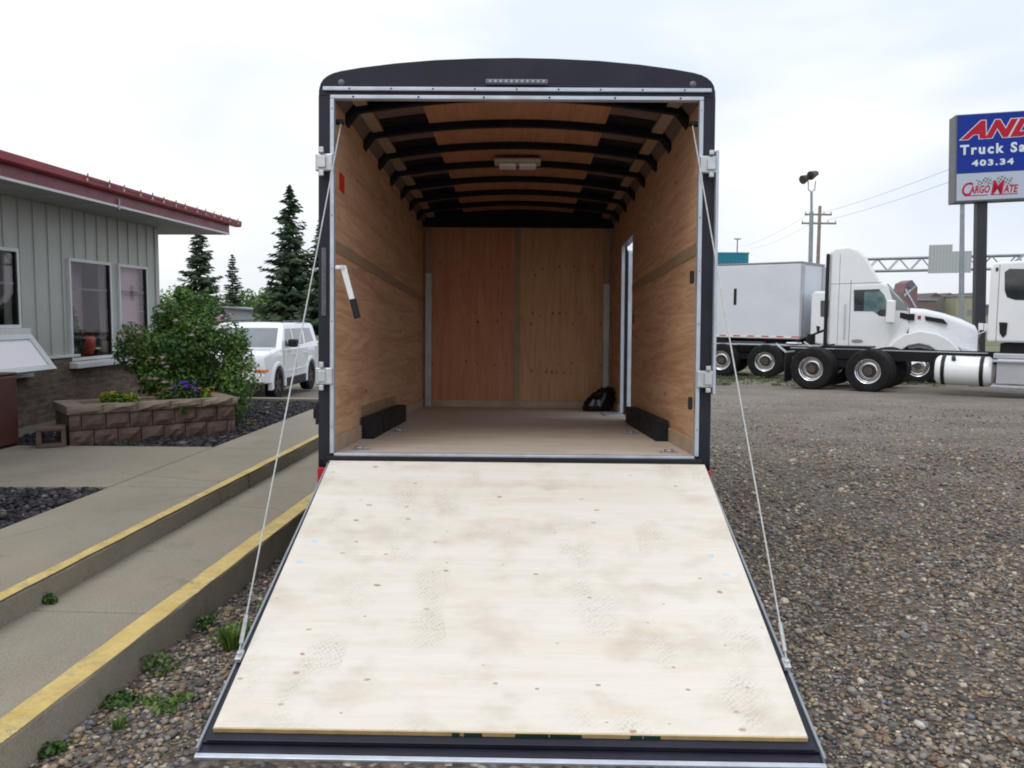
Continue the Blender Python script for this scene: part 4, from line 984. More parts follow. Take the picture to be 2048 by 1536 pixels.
cl += [(rs.uniform(-.3, .3), rs.uniform(-.3, .3), rs.uniform(.25, 1.0)) for _ in range(8)]
cen = np.array(cl); rd = np.array([(rs.uniform(.15, .26),) * 3 for _ in cl]); rd[30:32] *= 0.55; rd[-8:] = 0.30
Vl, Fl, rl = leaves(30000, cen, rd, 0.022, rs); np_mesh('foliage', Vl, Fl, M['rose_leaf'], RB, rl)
m = MB()
for k in range(22):
    a = rs.uniform(0, 6.28); e = cl[rs.integers(0, len(cl))]
    m.cyl((rs.uniform(-.08, .08), rs.uniform(-.08, .08), 0), (e[0] * .6, e[1] * .6, e[2] * .55), 0.009, 0.006, 6); m.cyl((e[0] * .6, e[1] * .6, e[2] * .55), e, 0.006, 0.003, 5)
m.build('stem', M['bark'], RB)
hp = []
for _ in range(26):
    a = rs.uniform(-2.4, -0.3); z = rs.uniform(0.45, 1.25); R_ = 0.80 * math.sqrt(max(0.08, 1 - ((z - 0.72) / 0.78) ** 2))
    if z < 0.75 and math.cos(a) * R_ < -0.3: continue
    hp.append((math.cos(a) * R_, math.sin(a) * R_ * 0.95, z))
flower_heads(RB, hp, 0.032, M['p_pink'])

# weeds
def weed(pos, r, h, n, mat, label, seed, blade=False):
    rs = np.random.default_rng(seed); t = thing('weed', label, 'weed', tuple(pos), group='weeds along the kerbs')
    if blade:
        Vb, Fb, rr = [], [], []
        for k in range(n):
            a = rs.uniform(0, 6.28); d = rs.uniform(0, r * .35); L_ = h * rs.uniform(.5, 1.1); ln = rs.uniform(.15, .7)
            b = np.array([math.cos(a) * d, math.sin(a) * d, 0]); tip = b + np.array([math.cos(a) * L_ * ln, math.sin(a) * L_ * ln, L_]); w_ = np.array([-math.sin(a), math.cos(a), 0]) * 0.0026
            mid = (b + tip) / 2 + np.array([0, 0, L_ * .12]); o_ = len(Vb); Vb += [b - w_, b + w_, mid + w_, mid - w_, tip, tip]; Fb += [(o_, o_ + 1, o_ + 2, o_ + 3), (o_ + 3, o_ + 2, o_ + 4, o_ + 5)]; rr += [rs.uniform()] * 6
        np_mesh('blade', np.array(Vb), np.array(Fb), mat, t, np.array(rr))
    else:
        cen = np.array([(rs.uniform(-r, r) * .6, rs.uniform(-r, r) * .6, h * rs.uniform(.15, .6)) for _ in range(5)]); rd = np.array([(r * .5, r * .5, h * .4)] * 5)
        V_, F_, r_ = leaves(n, cen, rd, 0.011, rs, 0.8); np_mesh('foliage', V_, F_, mat, t, r_)
    return t
GL = M['grass_leaf']
GL2 = leaf_mat('pale_grass', [(0, (0.05, 0.11, 0.02)), (0.6, (0.11, 0.21, 0.035)), (1, (0.24, 0.32, 0.07))])
weed((-1.21, 3.52, 0.0), 0.11, 0.085, 260, GL2, 'tuft of bright green grass by the left edge of the ramp', 31, True)
weed((-1.24, 3.62, 0.0), 0.12, 0.055, 420, GL2, 'low leafy weed just left of the bright grass tuft', 43)
weed((-1.17, 3.95, 0.0), 0.09, 0.06, 240, GL2, 'low weed beside the ramp, behind the grass tuft', 32)
weed((-1.43, 2.98, 0.0), 0.10, 0.05, 300, GL, 'broad low weed at the foot of the lower kerb near the camera', 33)
weed((-1.28, 2.95, 0.0), 0.10, 0.04, 170, GL2, 'flat pale weed in the gravel, left of the ramp foot', 34)
weed((-1.44, 3.28, 0.0), 0.09, 0.07, 190, GL, 'darker weed against the lower kerb, beyond the broad one', 35)
weed((-1.49, 2.62, 0.0), 0.06, 0.05, 130, GL, 'small weed at the kerb foot in the bottom left corner', 36)
weed((-1.40, 3.75, 0.0), 0.06, 0.06, 160, GL, 'thin weed at the kerb face, level with the grass tuft', 39)
weed((-1.37, 2.80, 0.0), 0.10, 0.05, 40, GL2, 'sparse grass blades in the gravel before the broad weed', 44, True)
weed(sw(-2.265, 3.55, 0.14), 0.035, 0.05, 120, GL, 'tiny weed in the joint under the upper yellow edge', 37)
weed(sw(-3.35, 8.9, 0.22), 0.10, 0.10, 160, leaf_mat('dry_weed', [(0, (0.12, 0.11, 0.03)), (1, (0.3, 0.24, 0.08))]), 'dry yellowish weed in the rock bed right of the planter', 38)
weed(sw(-4.62, 7.55, 0.22), 0.10, 0.34, 420, GL, 'leafy weed against the left end of the planter', 40)
weed(tuple(planter_pt(0.99, -0.035, 0.26)), 0.035, 0.05, 60, GL, 'small weed growing from the planter block joint', 41)
weed(sw(-3.95, 7.42, 0.225), 0.05, 0.04, 90, GL, 'small weed at the planter foot by the path', 42)

# low weeds and grass creeping over the gravel under the parked trucks
rs = np.random.default_rng(77); cen = []
for _ in range(150): cen.append((rs.uniform(4.5, 17), rs.uniform(21.6, 25.6), 0))
for _ in range(40): cen.append((rs.uniform(4.2, 7.5), rs.uniform(24, 27), 0))
cen = np.array([(x, y, gz(y) + 0.03) for x, y, _ in cen]); rd = np.array([(rs.uniform(.12, .35), rs.uniform(.1, .25), rs.uniform(.03, .09)) for _ in cen])
V_, F_, r_ = leaves(9000, cen, rd, 0.03, rs, 0.8)
tag(np_mesh('lot_weeds', V_, F_, leaf_mat('dusty_weeds', [(0, (0.09, 0.11, 0.045)), (1, (0.24, 0.25, 0.12))])), 'patchy low weeds in the gravel under and behind the trucks', 'weeds', kind='stuff')
# ------------------------------------------------------------------ spruces
def spruce(pos, h, rad, label, seed, nwh=46, base=0.06):
    rs = np.random.default_rng(seed); t = thing('spruce_tree', label, 'tree', tuple(pos), group='spruces behind the car')
    m = MB(); m.cyl((0, 0, -0.3), (0, 0, h * .55), h * .017, h * .009, 10); m.cyl((0, 0, h * .55), (0, 0, h * .99), h * .009, 0.008, 8); m.build('trunk', M['bark'], t)
    Vb, Fb, rr = [], [], []
    for k in range(nwh):
        f = k / (nwh - 1); z = h * (base + (1 - base) * f * 0.985)
        env = rad * (1 - f) ** 0.72 * rs.uniform(0.72, 1.15) + 0.05
        nb = int(6 + 4 * (1 - f))
        for j in range(nb):
            a = rs.uniform(0, 2 * math.pi); Lb = env * rs.uniform(0.55, 1.12); 
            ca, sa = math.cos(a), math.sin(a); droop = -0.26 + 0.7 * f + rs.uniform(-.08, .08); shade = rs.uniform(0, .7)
            ns = max(4, int(Lb / (h * 0.018)))
            for i in range(ns):
                s = (i + 0.6) / ns; x = Lb * s; zz_ = z + x * droop * (1 - s * 0.9) + 0.12 * Lb * s * s + rs.normal() * 0.01 * h * .3
                wd = (0.16 + 0.25 * (1 - s)) * Lb * (0.5 if s > .85 else 1) * rs.uniform(.6, 1.2) + .03
                th = h * 0.0075 * rs.uniform(.6, 1.5)
                for sd_ in (-1, 1):
                    b = np.array([ca * x, sa * x, zz_]); ang = a + sd_ * rs.uniform(.6, 1.1)
                    tp = b + np.array([math.cos(ang) * wd, math.sin(ang) * wd, -wd * rs.uniform(.05, .5)])
                    o_ = len(Vb); up = np.array([0, 0, th]); al_ = np.array([ca, sa, 0]) * th * 1.3
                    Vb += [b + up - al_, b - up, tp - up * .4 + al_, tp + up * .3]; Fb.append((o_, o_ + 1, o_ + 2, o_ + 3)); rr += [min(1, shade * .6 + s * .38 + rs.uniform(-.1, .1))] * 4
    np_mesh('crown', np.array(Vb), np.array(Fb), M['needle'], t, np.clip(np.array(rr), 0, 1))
    return t
def at_px(x, y, Y):
    d = Rc.to_3x3() @ Vector(((x - 1024) / F_PX, -(y - 768) / F_PX, -1.0)); return Vector((0, 0, 1.45)) + d * (Y / d.y)
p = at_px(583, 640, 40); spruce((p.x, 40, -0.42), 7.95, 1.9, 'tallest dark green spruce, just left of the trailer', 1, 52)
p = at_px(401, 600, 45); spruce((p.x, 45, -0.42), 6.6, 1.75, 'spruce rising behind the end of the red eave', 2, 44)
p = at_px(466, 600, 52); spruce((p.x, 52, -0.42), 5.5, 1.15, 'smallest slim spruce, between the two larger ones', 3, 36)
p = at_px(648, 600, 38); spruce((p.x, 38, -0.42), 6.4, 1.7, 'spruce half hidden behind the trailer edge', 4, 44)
def round_tree(pos, h, r, label, seed):
    rs = np.random.default_rng(seed); t = thing('leafy_tree', label, 'tree', tuple(pos))
    m = MB(); m.cyl((0, 0, -0.2), (0, 0, h * .6), .12, .06, 8)
    for k in range(6): a = rs.uniform(0, 6.28); m.cyl((0, 0, h * .4), (math.cos(a) * r * .6, math.sin(a) * r * .6, h * .75), .05, .02, 6)
    m.build('trunk', M['bark'], t)
    cen = np.array([(rs.uniform(-r, r) * .7, rs.uniform(-r, r) * .7, h * rs.uniform(.35, .85)) for _ in range(16)]); rd = np.array([(r * .4,) * 3] * 16)
    V_, F_, r_ = leaves(2600, cen, rd, 0.12, rs); np_mesh('crown', V_, F_, M['rose_leaf'], t, r_); return t
p = at_px(517, 600, 62); round_tree((p.x, 62, -0.42), 3.9, 1.7, 'low leafy tree between the spruces, far behind the car', 51)
p = at_px(345, 600, 70); round_tree((p.x, 70, -0.42), 3.6, 2.6, 'low leafy tree just right of the building corner', 52)
p = at_px(432, 620, 66); round_tree((p.x, 66, -0.42), 3.0, 2.8, 'low leafy tree behind the rose bush', 53)
p = at_px(555, 600, 46); round_tree((p.x, 46, -0.42), 3.0, 1.3, 'dark low tree left of the tallest spruce', 54)

# grey shed, fence, yellow bin beyond the car
p0 = at_px(535, 600, 50)
SH = thing('grey_shed', 'pale grey metal shed with a sloping roof between the spruces', 'shed', (p0.x, 50, -0.42))
m = MB(); m.prism([(-2.6, 0), (2.6, 0), (2.6, 1.75), (-2.6, 2.15)], 'y', 0, 3); m.build('wall', paint('shed_grey', (0.30, 0.32, 0.34), 0.6), SH)
m = MB(); m.prism([(-2.8, 2.18), (2.8, 1.76), (2.8, 1.86), (-2.8, 2.28)], 'y', -0.2, 3.2); m.build('roof', M['steelgrey'], SH)
m = MB(); m.box(0.4, 1.4, -0.03, -0.002, 1.45, 1.65); m.build('teal_panel', M['teal'], SH)
FN = thing('metal_fence', 'grey metal fence far behind the white car', 'fence', (-7.5, 33, -0.42))
for k in range(6):
    m = MB(); m.box(-6 + k * 2 + 0.03, -4 + k * 2 - 0.03, -0.015, 0.015, 0.12, 1.0); m.build('panel', M['fence_metal'], FN)
for k in range(7):
    m = MB(); m.cyl((-6 + k * 2, 0, 0), (-6 + k * 2, 0, 1.08), 0.03, 0.03, 8); m.build('post', M['fence_metal'], FN)
p = at_px(628, 690, 26)
YB = thing('yellow_skip', 'yellow steel skip bin behind the car, beside the trailer', 'skip bin', (p.x + 0.15, 26, -0.425))
m = MB(); m.prism([(-0.35, 0.08), (0.7, 0.08), (0.85, 0.95), (-0.5, 0.95)], 'y', 0, 1.2); m.build('body', paint('yellow_steel', (0.55, 0.40, 0.05), 0.5, var=0.15), YB, bevel=0.02)
m = MB(); m.box(-0.53, 0.88, -0.03, 1.23, 0.951, 0.99).box(-0.3, 0.6, 0.1, 1.1, 0.0, 0.079); m.build('rim', paint('pale_yellow', (0.62, 0.56, 0.35), 0.5), YB)

# ------------------------------------------------------------------ wheels for road vehicles
def truck_wheel(parent, x, y, side, r=0.515, w=0.27, dual=False, steer=False):
    """side: -1 right (facing camera). Outer face at y (local)."""
    s = side
    def ly(t): return y - s * t           # t inward from the outer face
    m = MB(); hubd = 0.15 if dual else 0.03
    m.cyl((x, ly(0.03 if dual else -0.06), r), (x, ly(hubd + 0.12), r), 0.10, 0.12, 20)
    if dual: m.cyl((x, ly(0.142), r), (x, ly(0.18), r), 0.17, 0.17, 24)
    for k in range(10):
        a = 2 * math.pi * k / 10; m.cyl((x + 0.142 * math.cos(a), ly(hubd - 0.03), r + 0.142 * math.sin(a)), (x + 0.142 * math.cos(a), ly(hubd + 0.02), r + 0.142 * math.sin(a)), 0.016, 0.016, 6)
    wh = m.build('wheel', M['hub'], parent)
    m = MB()
    m.lathe([(0.285, ly(0.0) - y), (0.30, ly(-0.004) - y), (0.44, ly(-0.01) - y), (r - 0.03, ly(0.0) - y), (r, ly(0.03) - y), (r, ly(w - .03) - y), (r - .03, ly(w) - y), (0.30, ly(w) - y)], (x, y, r), 'y', 48)
    if dual:
        q0 = w + 0.07
        m.lathe([(0.30, ly(q0) - y), (r - 0.03, ly(q0) - y), (r, ly(q0 + .03) - y), (r, ly(q0 + w - .03) - y), (r - .03, ly(q0 + w) - y), (0.30, ly(q0 + w) - y)], (x, y, r), 'y', 48)
    for k in range(5):
        rr_ = 0.0
    m.build('tyre', M['tyre'], wh, smooth=30)
    m = MB()
    if dual: m.lathe([(0.292, ly(-0.006) - y), (0.275, ly(0.004) - y), (0.262, ly(0.03) - y), (0.255, ly(0.11) - y), (0.235, ly(0.145) - y), (0.19, ly(0.15) - y), (0.165, ly(0.14) - y)], (x, y, r), 'y', 40)
    else: m.lathe([(0.292, ly(-0.006) - y), (0.275, ly(0.004) - y), (0.262, ly(0.03) - y), (0.24, ly(0.05) - y), (0.19, ly(-0.02) - y), (0.12, ly(-0.05) - y), (0.0, ly(-0.05) - y)], (x, y, r), 'y', 40)
    m.build('rim', M['chrome'], wh, smooth=50)
    return wh
def plate(m, poly, y, th, s=-1):
    a, b = sorted((y, y + s * th)); m.prism(poly, 'y', a, b); return m

def tractor(name, label, P, alpha, zg, cab0, style):
    """x forward from the rearmost axle, y left, camera sees the right side (-y)"""
    h = thing(name, label, 'truck', (P[0], P[1], zg), -math.radians(alpha))
    # P is the outer face of the rearmost right wheel; shift so that face is at y=-1.22
    a = math.radians(alpha); off = Vector((math.sin(a), math.cos(a), 0)) * 1.22
    h.location = (P[0] + off.x, P[1] + off.y, zg)
    m = MB(); top = 1.0
    for s in (-1, 1): y0, y1 = sorted((s * 0.39, s * 0.46)); m.box(-0.75, cab0 + 3.4, y0, y1, top - 0.26, top)
    for k in range(6): m.box(-0.7 + k * 1.1, -0.6 + k * 1.1, -0.39, 0.39, top - 0.24, top - 0.03)
    m.build('frame_rail', M['blacksteel'], h)
    m = MB()
    for x in (0.0, 1.32): m.cyl((x, -0.9, 0.515), (x, 0.9, 0.515), 0.08, 0.08, 12); m.lathe([(0.0, -0.22), (0.16, -0.14), (0.2, 0.0), (0.16, 0.14), (0.0, 0.22)], (x, 0, 0.515), 'y', 16)
    m.box(-0.1, 1.45, -0.7, -0.5, 0.55, 0.72).box(-0.1, 1.45, 0.5, 0.7, 0.55, 0.72)
    m.box(0.35, 1.0, -0.5, 0.5, 0.75, 0.99)
    m.build('axle', M['blacksteel'], h)
    m = MB(); m.box(0.15, 1.1, -0.48, 0.48, 1.02, 1.06); m.prism([(0.15, 1.06), (-0.25, 0.94), (-0.25, 0.98), (0.15, 1.10)], 'y', -0.3, 0.3); m.build('fifth_wheel', M['blacksteel'], h)
    for x in (0.0, 1.32):
        truck_wheel(h, x, -1.22, -1, dual=True); truck_wheel(h, x, 1.22, 1, dual=True)
    fx = style['front']
    truck_wheel(h, fx, -1.20, -1, r=0.51); truck_wheel(h, fx, 1.20, 1, r=0.51)
    for s in (-1, 1):
        m = MB(); y0, y1 = sorted((s * 0.62, s * 1.2)); m.box(-0.66, -0.64, y0, y1, 0.16, 0.86); m.build('mud_flap', M['rubber'], h)
        m = MB(); m.cyl((-0.64, s * 0.5, 0.90), (-0.64, s * 1.2, 0.90), 0.02, 0.02, 8); m.cyl((-0.64, s * 1.16, 0.90), (-0.9, s * 1.16, 1.10), 0.03, 0.03, 8)
        m.build('flap_hanger', M['galv'], h)
    # full-length silver edge on top of the frame
    m = MB(); m.box(-0.75, cab0 - 0.1, -0.47, -0.461, top - 0.03, top + 0.005).box(-0.9, cab0 + 0.2, -0.75, -0.6, top + 0.006, top + 0.03) if style.get('deck') else m.box(-0.75, cab0 - 0.1, -0.47, -0.461, top - 0.02, top + 0.005)
    m.build('rail_edge', M['alum_dull'], h)
    # tanks
    t0, t1 = style['tank']
    for s in (-1, 1):
        m = MB(); yc = s * 0.86
        m.lathe([(0.0, t0), (0.27, t0 + .005), (0.32, t0 + 0.05), (0.33, t0 + .09), (0.33, t1 - .09), (0.32, t1 - .05), (0.27, t1 - .005), (0.0, t1)], (0, yc, 0.60), 'x', 32)
        tk = m.build('fuel_tank', M['white_truck'] if style['kind'] == 'day' else M['chrome'], h, smooth=True)
        for xx in (t0 + 0.17, t1 - 0.20):
            m = MB(); m.lathe([(0.3305, xx - .04), (0.34, xx - .04), (0.34, xx + .04), (0.3305, xx + .04)], (0, yc, 0.60), 'x', 32); m.build('tank_strap', M['dark_plastic'], tk, smooth=30)
        m = MB(); m.cyl((t0 + .38, yc + s * .22, 0.84), (t0 + .38, yc + s * .27, 0.92), 0.045, 0.045, 12); m.build('filler_cap', M['hub'], tk)
    return h

# --- tractor A: white day cab cropped by the right edge of the photo
A_P = (7.33, 20.4)
TA = tractor('day_cab_truck', 'nearest white tractor, bare black chassis and fuel tank, cab at the right edge', A_P, 36, -0.325, 3.80, dict(kind='day', front=6.35, tank=(2.72, 3.86)))
m = MB()
prof = [(3.90, 1.26), (3.90, 2.86), (3.96, 3.0), (4.9, 3.03), (5.25, 2.94), (5.72, 2.13), (5.78, 1.5), (5.72, 1.26)]
m.prism(prof, 'y', -1.12, 1.12); cab_a = m.build('cab', M['white_truck'], TA, bevel=0.06, seg=4)
m = MB(); plate(m, [(4.17, 2.78), (4.19, 2.38), (4.24, 2.24), (4.38, 2.18), (5.08, 2.15), (5.40, 2.27), (5.12, 2.75), (4.95, 2.82), (4.26, 2.85)], -1.121, 0.006); m.build('side_window', M['glassdark'], TA, bevel=0.002)
m = MB(); plate(m, [(4.07, 2.94), (4.08, 2.94), (4.08, 1.26), (4.07, 1.26)], -1.1205, 0.004); plate(m, [(5.5, 2.2), (5.515, 2.2), (5.515, 1.26), (5.5, 1.26)], -1.1205, 0.004); m.build('door_seam', M['seam'], TA)
m = MB(); plate(m, [(4.12, 1.70), (4.28, 1.69), (4.27, 1.44), (4.21, 1.36), (4.14, 1.46)], -1.121, 0.02); m.build('door_handle', M['dark_plastic'], TA, bevel=0.02)
for z in (2.84,):
    m = MB(); plate(m, [(4.0, z - .04), (4.05, z - .04), (4.05, z + .04), (4.0, z + .04)], -1.1205, 0.012); m.build('marker_vent', M['dark_plastic'], TA, bevel=0.01)
m = MB(); m.prism([(5.30, 2.90), (5.72, 2.16), (5.735, 2.17), (5.32, 2.92)], 'y', -1.0, 1.0); m.build('windshield', M['glassdark'], TA)
def hoodloops(secs):
    out = []
    for x, hw, z0, z1 in secs:
        r = 0.18; lp = [(x, -hw, z0)]
        for k in range(6): a = math.pi - k * math.pi / 10; lp.append((x, -hw + r + r * math.cos(a), z1 - r + r * math.sin(a)))
        for k in range(6): a = math.pi / 2 - k * math.pi / 10; lp.append((x, hw - r + r * math.cos(a), z1 - r + r * math.sin(a)))
        lp.append((x, hw, z0)); out.append(lp)
    return out
m = MB(); m.loft(hoodloops([(5.74, 1.02, 1.0, 2.08), (6.2, 0.98, 0.95, 2.0), (6.8, 0.9, 0.9, 1.85), (7.2, 0.8, 0.85, 1.6)])); m.build('hood', M['white_truck'], TA, smooth=40)
def fender(h, cx, ri, pts_r, s, mat, y_in=0.72, y_out=1.21, z0=0.515):
    outer, inner = [], []
    for a, ro in pts_r: t = math.radians(a); outer.append((cx + ro * math.cos(t), z0 + ro * math.sin(t))); inner.append((cx + ri * math.cos(t), z0 + ri * math.sin(t)))
    m = MB(); y0, y1 = sorted((s * y_in, s * y_out)); m.strip(outer, inner, 'y', y0, y1); return m.build('fender', mat, h, bevel=0.04, seg=3)
for s in (-1, 1): fender(TA, 6.35, 0.60, [(5, 0.95), (30, 0.95), (60, 0.92), (90, 0.92), (120, 0.88), (150, 0.84), (170, 0.80)], s, M['white_truck'])
m = MB(); m.box(7.15, 7.4, -1.1, 1.1, 0.35, 0.75); m.build('bumper', M['chrome'], TA, bevel=0.05)
m = MB(); m.box(7.21, 7.24, -0.6, 0.6, 0.85, 1.5); m.build('grille', M['chrome'], TA, bevel=0.02)
# step box and boards
m = MB(); m.box(4.15, 5.7, -1.0, 1.0, 0.995, 1.235); m.build('cab_floor', M['blacksteel'], TA)
m = MB(); m.box(3.95, 5.55, -1.15, -0.62, 0.36, 0.90); m.build('step_box', M['alum_dull'], TA, bevel=0.02)
m = MB(); m.box(3.87, 5.6, -1.21, -0.9, 0.28, 0.33).box(3.87, 5.6, -1.21, -0.95, 0.83, 0.88); m.build('step_board', M['alu'], TA, bevel=0.008)
m = MB(); m.box(3.87, 5.6, -1.10, -0.62, 0.905, 1.02); m.build('step_top', M['alum_dull'], TA, bevel=0.02)
m = MB(); m.cyl((4.3, -0.6, 3.03), (4.95, -0.6, 3.55), 0.025, 0.025, 6).cyl((4.95, -0.6, 3.55), (4.95, -0.6, 3.03), 0.015, 0.015, 6).cyl((4.6, -0.6, 3.04), (5.0, -0.6, 3.4), 0.02, 0.02, 6); m.build('roof_stay', M['steelgrey'], TA)

for c_ in TA.children:
    if c_.name.split('.')[0] in ('cab', 'side_window', 'door_seam', 'door_handle', 'marker_vent', 'windshield', 'cab_floor', 'hood', 'roof_stay', 'grille'): c_.location.x -= 0.17

# --- tractor B: aero roof tractor behind
B_P = (6.45, 25.75)
TB = tractor('aero_cab_truck', 'white tractor with a tall sloped roof fairing and long hood, behind the day cab chassis', B_P, 25, -0.41, 3.0, dict(kind='aero', front=5.50, tank=(2.6, 3.6), deck=True))
prof = [(3.06, 0.80), (3.06, 3.78), (3.16, 3.90), (3.55, 3.93), (3.80, 3.84), (4.02, 3.62), (4.22, 3.28), (4.42, 2.93), (4.55, 2.82), (5.20, 2.12), (5.24, 1.6), (5.0, 0.98), (4.72, 0.80)]
m = MB(); m.prism(prof, 'y', -1.05, 1.05); m.build('cab', M['white_truck'], TB, bevel=0.09, seg=4)
m = MB(); plate(m, [(3.66, 2.78), (4.48, 2.82), (4.60, 2.72), (5.12, 2.14), (5.16, 2.04), (4.60, 0.98), (3.66, 0.88)], -1.051, 0.012); dr = m.build('door', M['white_truck'], TB, bevel=0.02)
m = MB(); plate(m, [(3.645, 2.95), (3.658, 2.95), (3.658, 0.88), (3.645, 0.88)], -1.0505, 0.006); m.build('door_seam', M['seam'], TB)
m = MB(); plate(m, [(3.74, 2.62), (3.76, 2.05), (4.28, 2.04), (4.44, 1.92), (4.60, 1.90), (4.66, 2.2), (4.56, 2.50), (4.42, 2.66), (4.0, 2.66)], -1.064, 0.006); sw_ = m.build('side_window', M['glassgreen'], TB, bevel=0.002)
m = MB(); plate(m, [(3.74, 2.62), (3.76, 2.05), (4.02, 2.05), (4.02, 2.64)], -1.0705, 0.003); plate(m, [(4.38, 2.0), (4.44, 1.92), (4.60, 1.90), (4.64, 2.1), (4.46, 2.1)], -1.0705, 0.003); plate(m, [(3.74, 2.60), (4.42, 2.64), (4.42, 2.68), (3.74, 2.66)], -1.0705, 0.02); m.build_each('window_shade', M['glassdark'], sw_)
m = MB(); m.prism([(4.60, 2.81), (5.19, 2.17), (5.215, 2.19), (4.63, 2.835)], 'y', -1.0, 1.0); m.prism([(4.66, 2.72), (5.16, 2.16), (5.19, 2.06), (4.86, 2.08)], 'y', -1.068, -1.0635); m.build('windshield', M['glassgrey'], TB)
m = MB()
for i in range(12):
    a = 2 * math.pi * i / 12
pts = [(3.88 + 0.16 * math.cos(2 * math.pi * i / 16), 1.18 + 0.055 * math.sin(2 * math.pi * i / 16)) for i in range(16)]
plate(m, pts, -1.064, 0.015); m.build('door_handle', M['steelgrey'], TB, bevel=0.004)
for s in (-1,):
    m = MB(); y0, y1 = sorted((s * 0.95, s * 1.1)); m.box(2.95, 3.055, y0, y1, 0.95, 3.72); m.build('side_extender', M['dark_plastic'], TB, bevel=0.03)
m = MB(); m.loft(hoodloops([(5.23, 1.0, 1.0, 2.14), (5.6, 0.97, 1.0, 2.12), (6.1, 0.90, 0.95, 2.0), (6.55, 0.82, 0.9, 1.84), (6.9, 0.72, 0.85, 1.66), (6.98, 0.66, 0.8, 1.5)])); m.build('hood', M['white_truck'], TB, smooth=40)
for s in (-1, 1): fender(TB, 5.50, 0.62, [(-8, 1.22), (8, 1.16), (25, 1.12), (45, 1.06), (65, 1.02), (90, 1.0), (115, 0.97), (135, 0.95), (155, 0.95), (172, 0.92)], s, M['white_truck'], 0.62, 1.20)
m = MB(); m.box(4.88, 6.15, -0.7, 0.7, 0.4, 1.35); m.build('wheel_housing', M['dark_plastic'], TB)
m = MB(); m.prism([(5.22, 1.98), (5.22, 1.80), (5.36, 1.80), (5.36, 1.98)], 'y', -1.07, -1.002); m.prism([(4.98, 2.02), (4.98, 1.86), (5.22, 1.80), (5.22, 1.97)], 'y', -1.075, -1.0645); m.prism([(5.62, 1.92), (5.64, 1.80), (6.2, 1.70), (6.08, 1.84)], 'y', -1.0, -0.87); m.build('hood_vent', M['dark_plastic'], TB)
m = MB(); m.prism([(5.44, 1.93), (5.52, 1.93), (5.52, 1.83), (5.44, 1.83)], 'y', -1.0, -0.965); m.build('hood_badge', M['sign_red'], TB)
m = MB(); m.box(4.62, 4.86, -1.42, -1.24, 1.70, 2.36); mi = m.build('mirror', M['white_plastic'], TB, bevel=0.05, seg=3)
m = MB(); m.cyl((4.72, -1.24, 2.25), (4.66, -1.05, 2.25), 0.02, 0.02, 8).cyl((4.72, -1.24, 1.82), (4.66, -1.05, 1.82), 0.02, 0.02, 8); m.build('mirror_arm', M['dark_plastic'], mi)
m = MB(); m.box(6.99, 7.03, -0.55, 0.55, 0.75, 1.5)
for k in range(5): m.box(7.031, 7.05, -0.5, 0.5, 0.82 + k * .13, 0.88 + k * .13)
m.build('grille', M['chrome'], TB)
m = MB(); m.box(6.75, 7.15, -1.15, 1.15, 0.35, 0.80); m.build('bumper', M['white_truck'], TB, bevel=0.06)
for s in (-1, 1):
    m = MB(); m.prism([(6.50, 1.10), (6.92, 0.98), (6.90, 0.84), (6.62, 0.86)], 'y', s * 0.78, s * 1.0); m.build('headlight', M['lens'], TB, bevel=0.03)
    m = MB(); m.box(7.1, 7.22, s * .95 - .1, s * .95 + .1, 1.52, 1.72); m.cyl((7.15, s * .95, 1.52), (6.7, s * .85, 1.3), .015, .015, 6); m.build('hood_mirror', M['white_plastic'], TB, bevel=0.04)
m = MB(); m.box(-0.9, 2.9, -0.95, -0.85, 1.0, 1.03); m.build('catwalk', M['alu'], TB)
m = MB(); m.lathe([(0.0, 1.30), (0.2, 1.30), (0.24, 1.27)], (2.1, -0.8, -0.2), 'z', 20); m.build('quarter_fender', M['chrome'], TB)

m = MB(); plate(m, [(3.10, 2.84), (4.46, 2.88), (4.46, 2.868), (3.10, 2.828)], -1.0505, 0.003); m.build('fairing_seam', M['seam'], TB)
m = MB(); plate(m, [(3.33, 3.7), (3.34, 3.7), (3.34, 0.95), (3.33, 0.95)], -1.0505, 0.003); m.build('panel_seam', M['seam'], TB)
m = MB(); m.cyl((3.52, -1.09, 1.25), (3.52, -1.09, 2.25), 0.018, 0.018, 8).cyl((3.52, -1.05, 1.25), (3.52, -1.09, 1.25), 0.014, 0.014, 6).cyl((3.52, -1.05, 2.25), (3.52, -1.09, 2.25), 0.014, 0.014, 6); m.build('grab_bar', M['alu'], TB)
for z in (0.48, 0.78):
    m = MB(); m.box(3.75, 4.65, -1.08, -0.8, z, z + 0.05); m.build('step', M['alum_dull'], TB, bevel=0.01)
m = MB(); m.cyl((2.55, -0.35, 1.0), (2.55, -0.35, 1.35), 0.12, 0.12, 16).cyl((2.0, 0.2, 1.08), (2.9, 0.3, 1.5), 0.02, 0.02, 6).cyl((2.0, 0.1, 1.08), (2.9, 0.15, 1.45), 0.02, 0.02, 6); m.build('air_line', M['blacksteel'], TB)

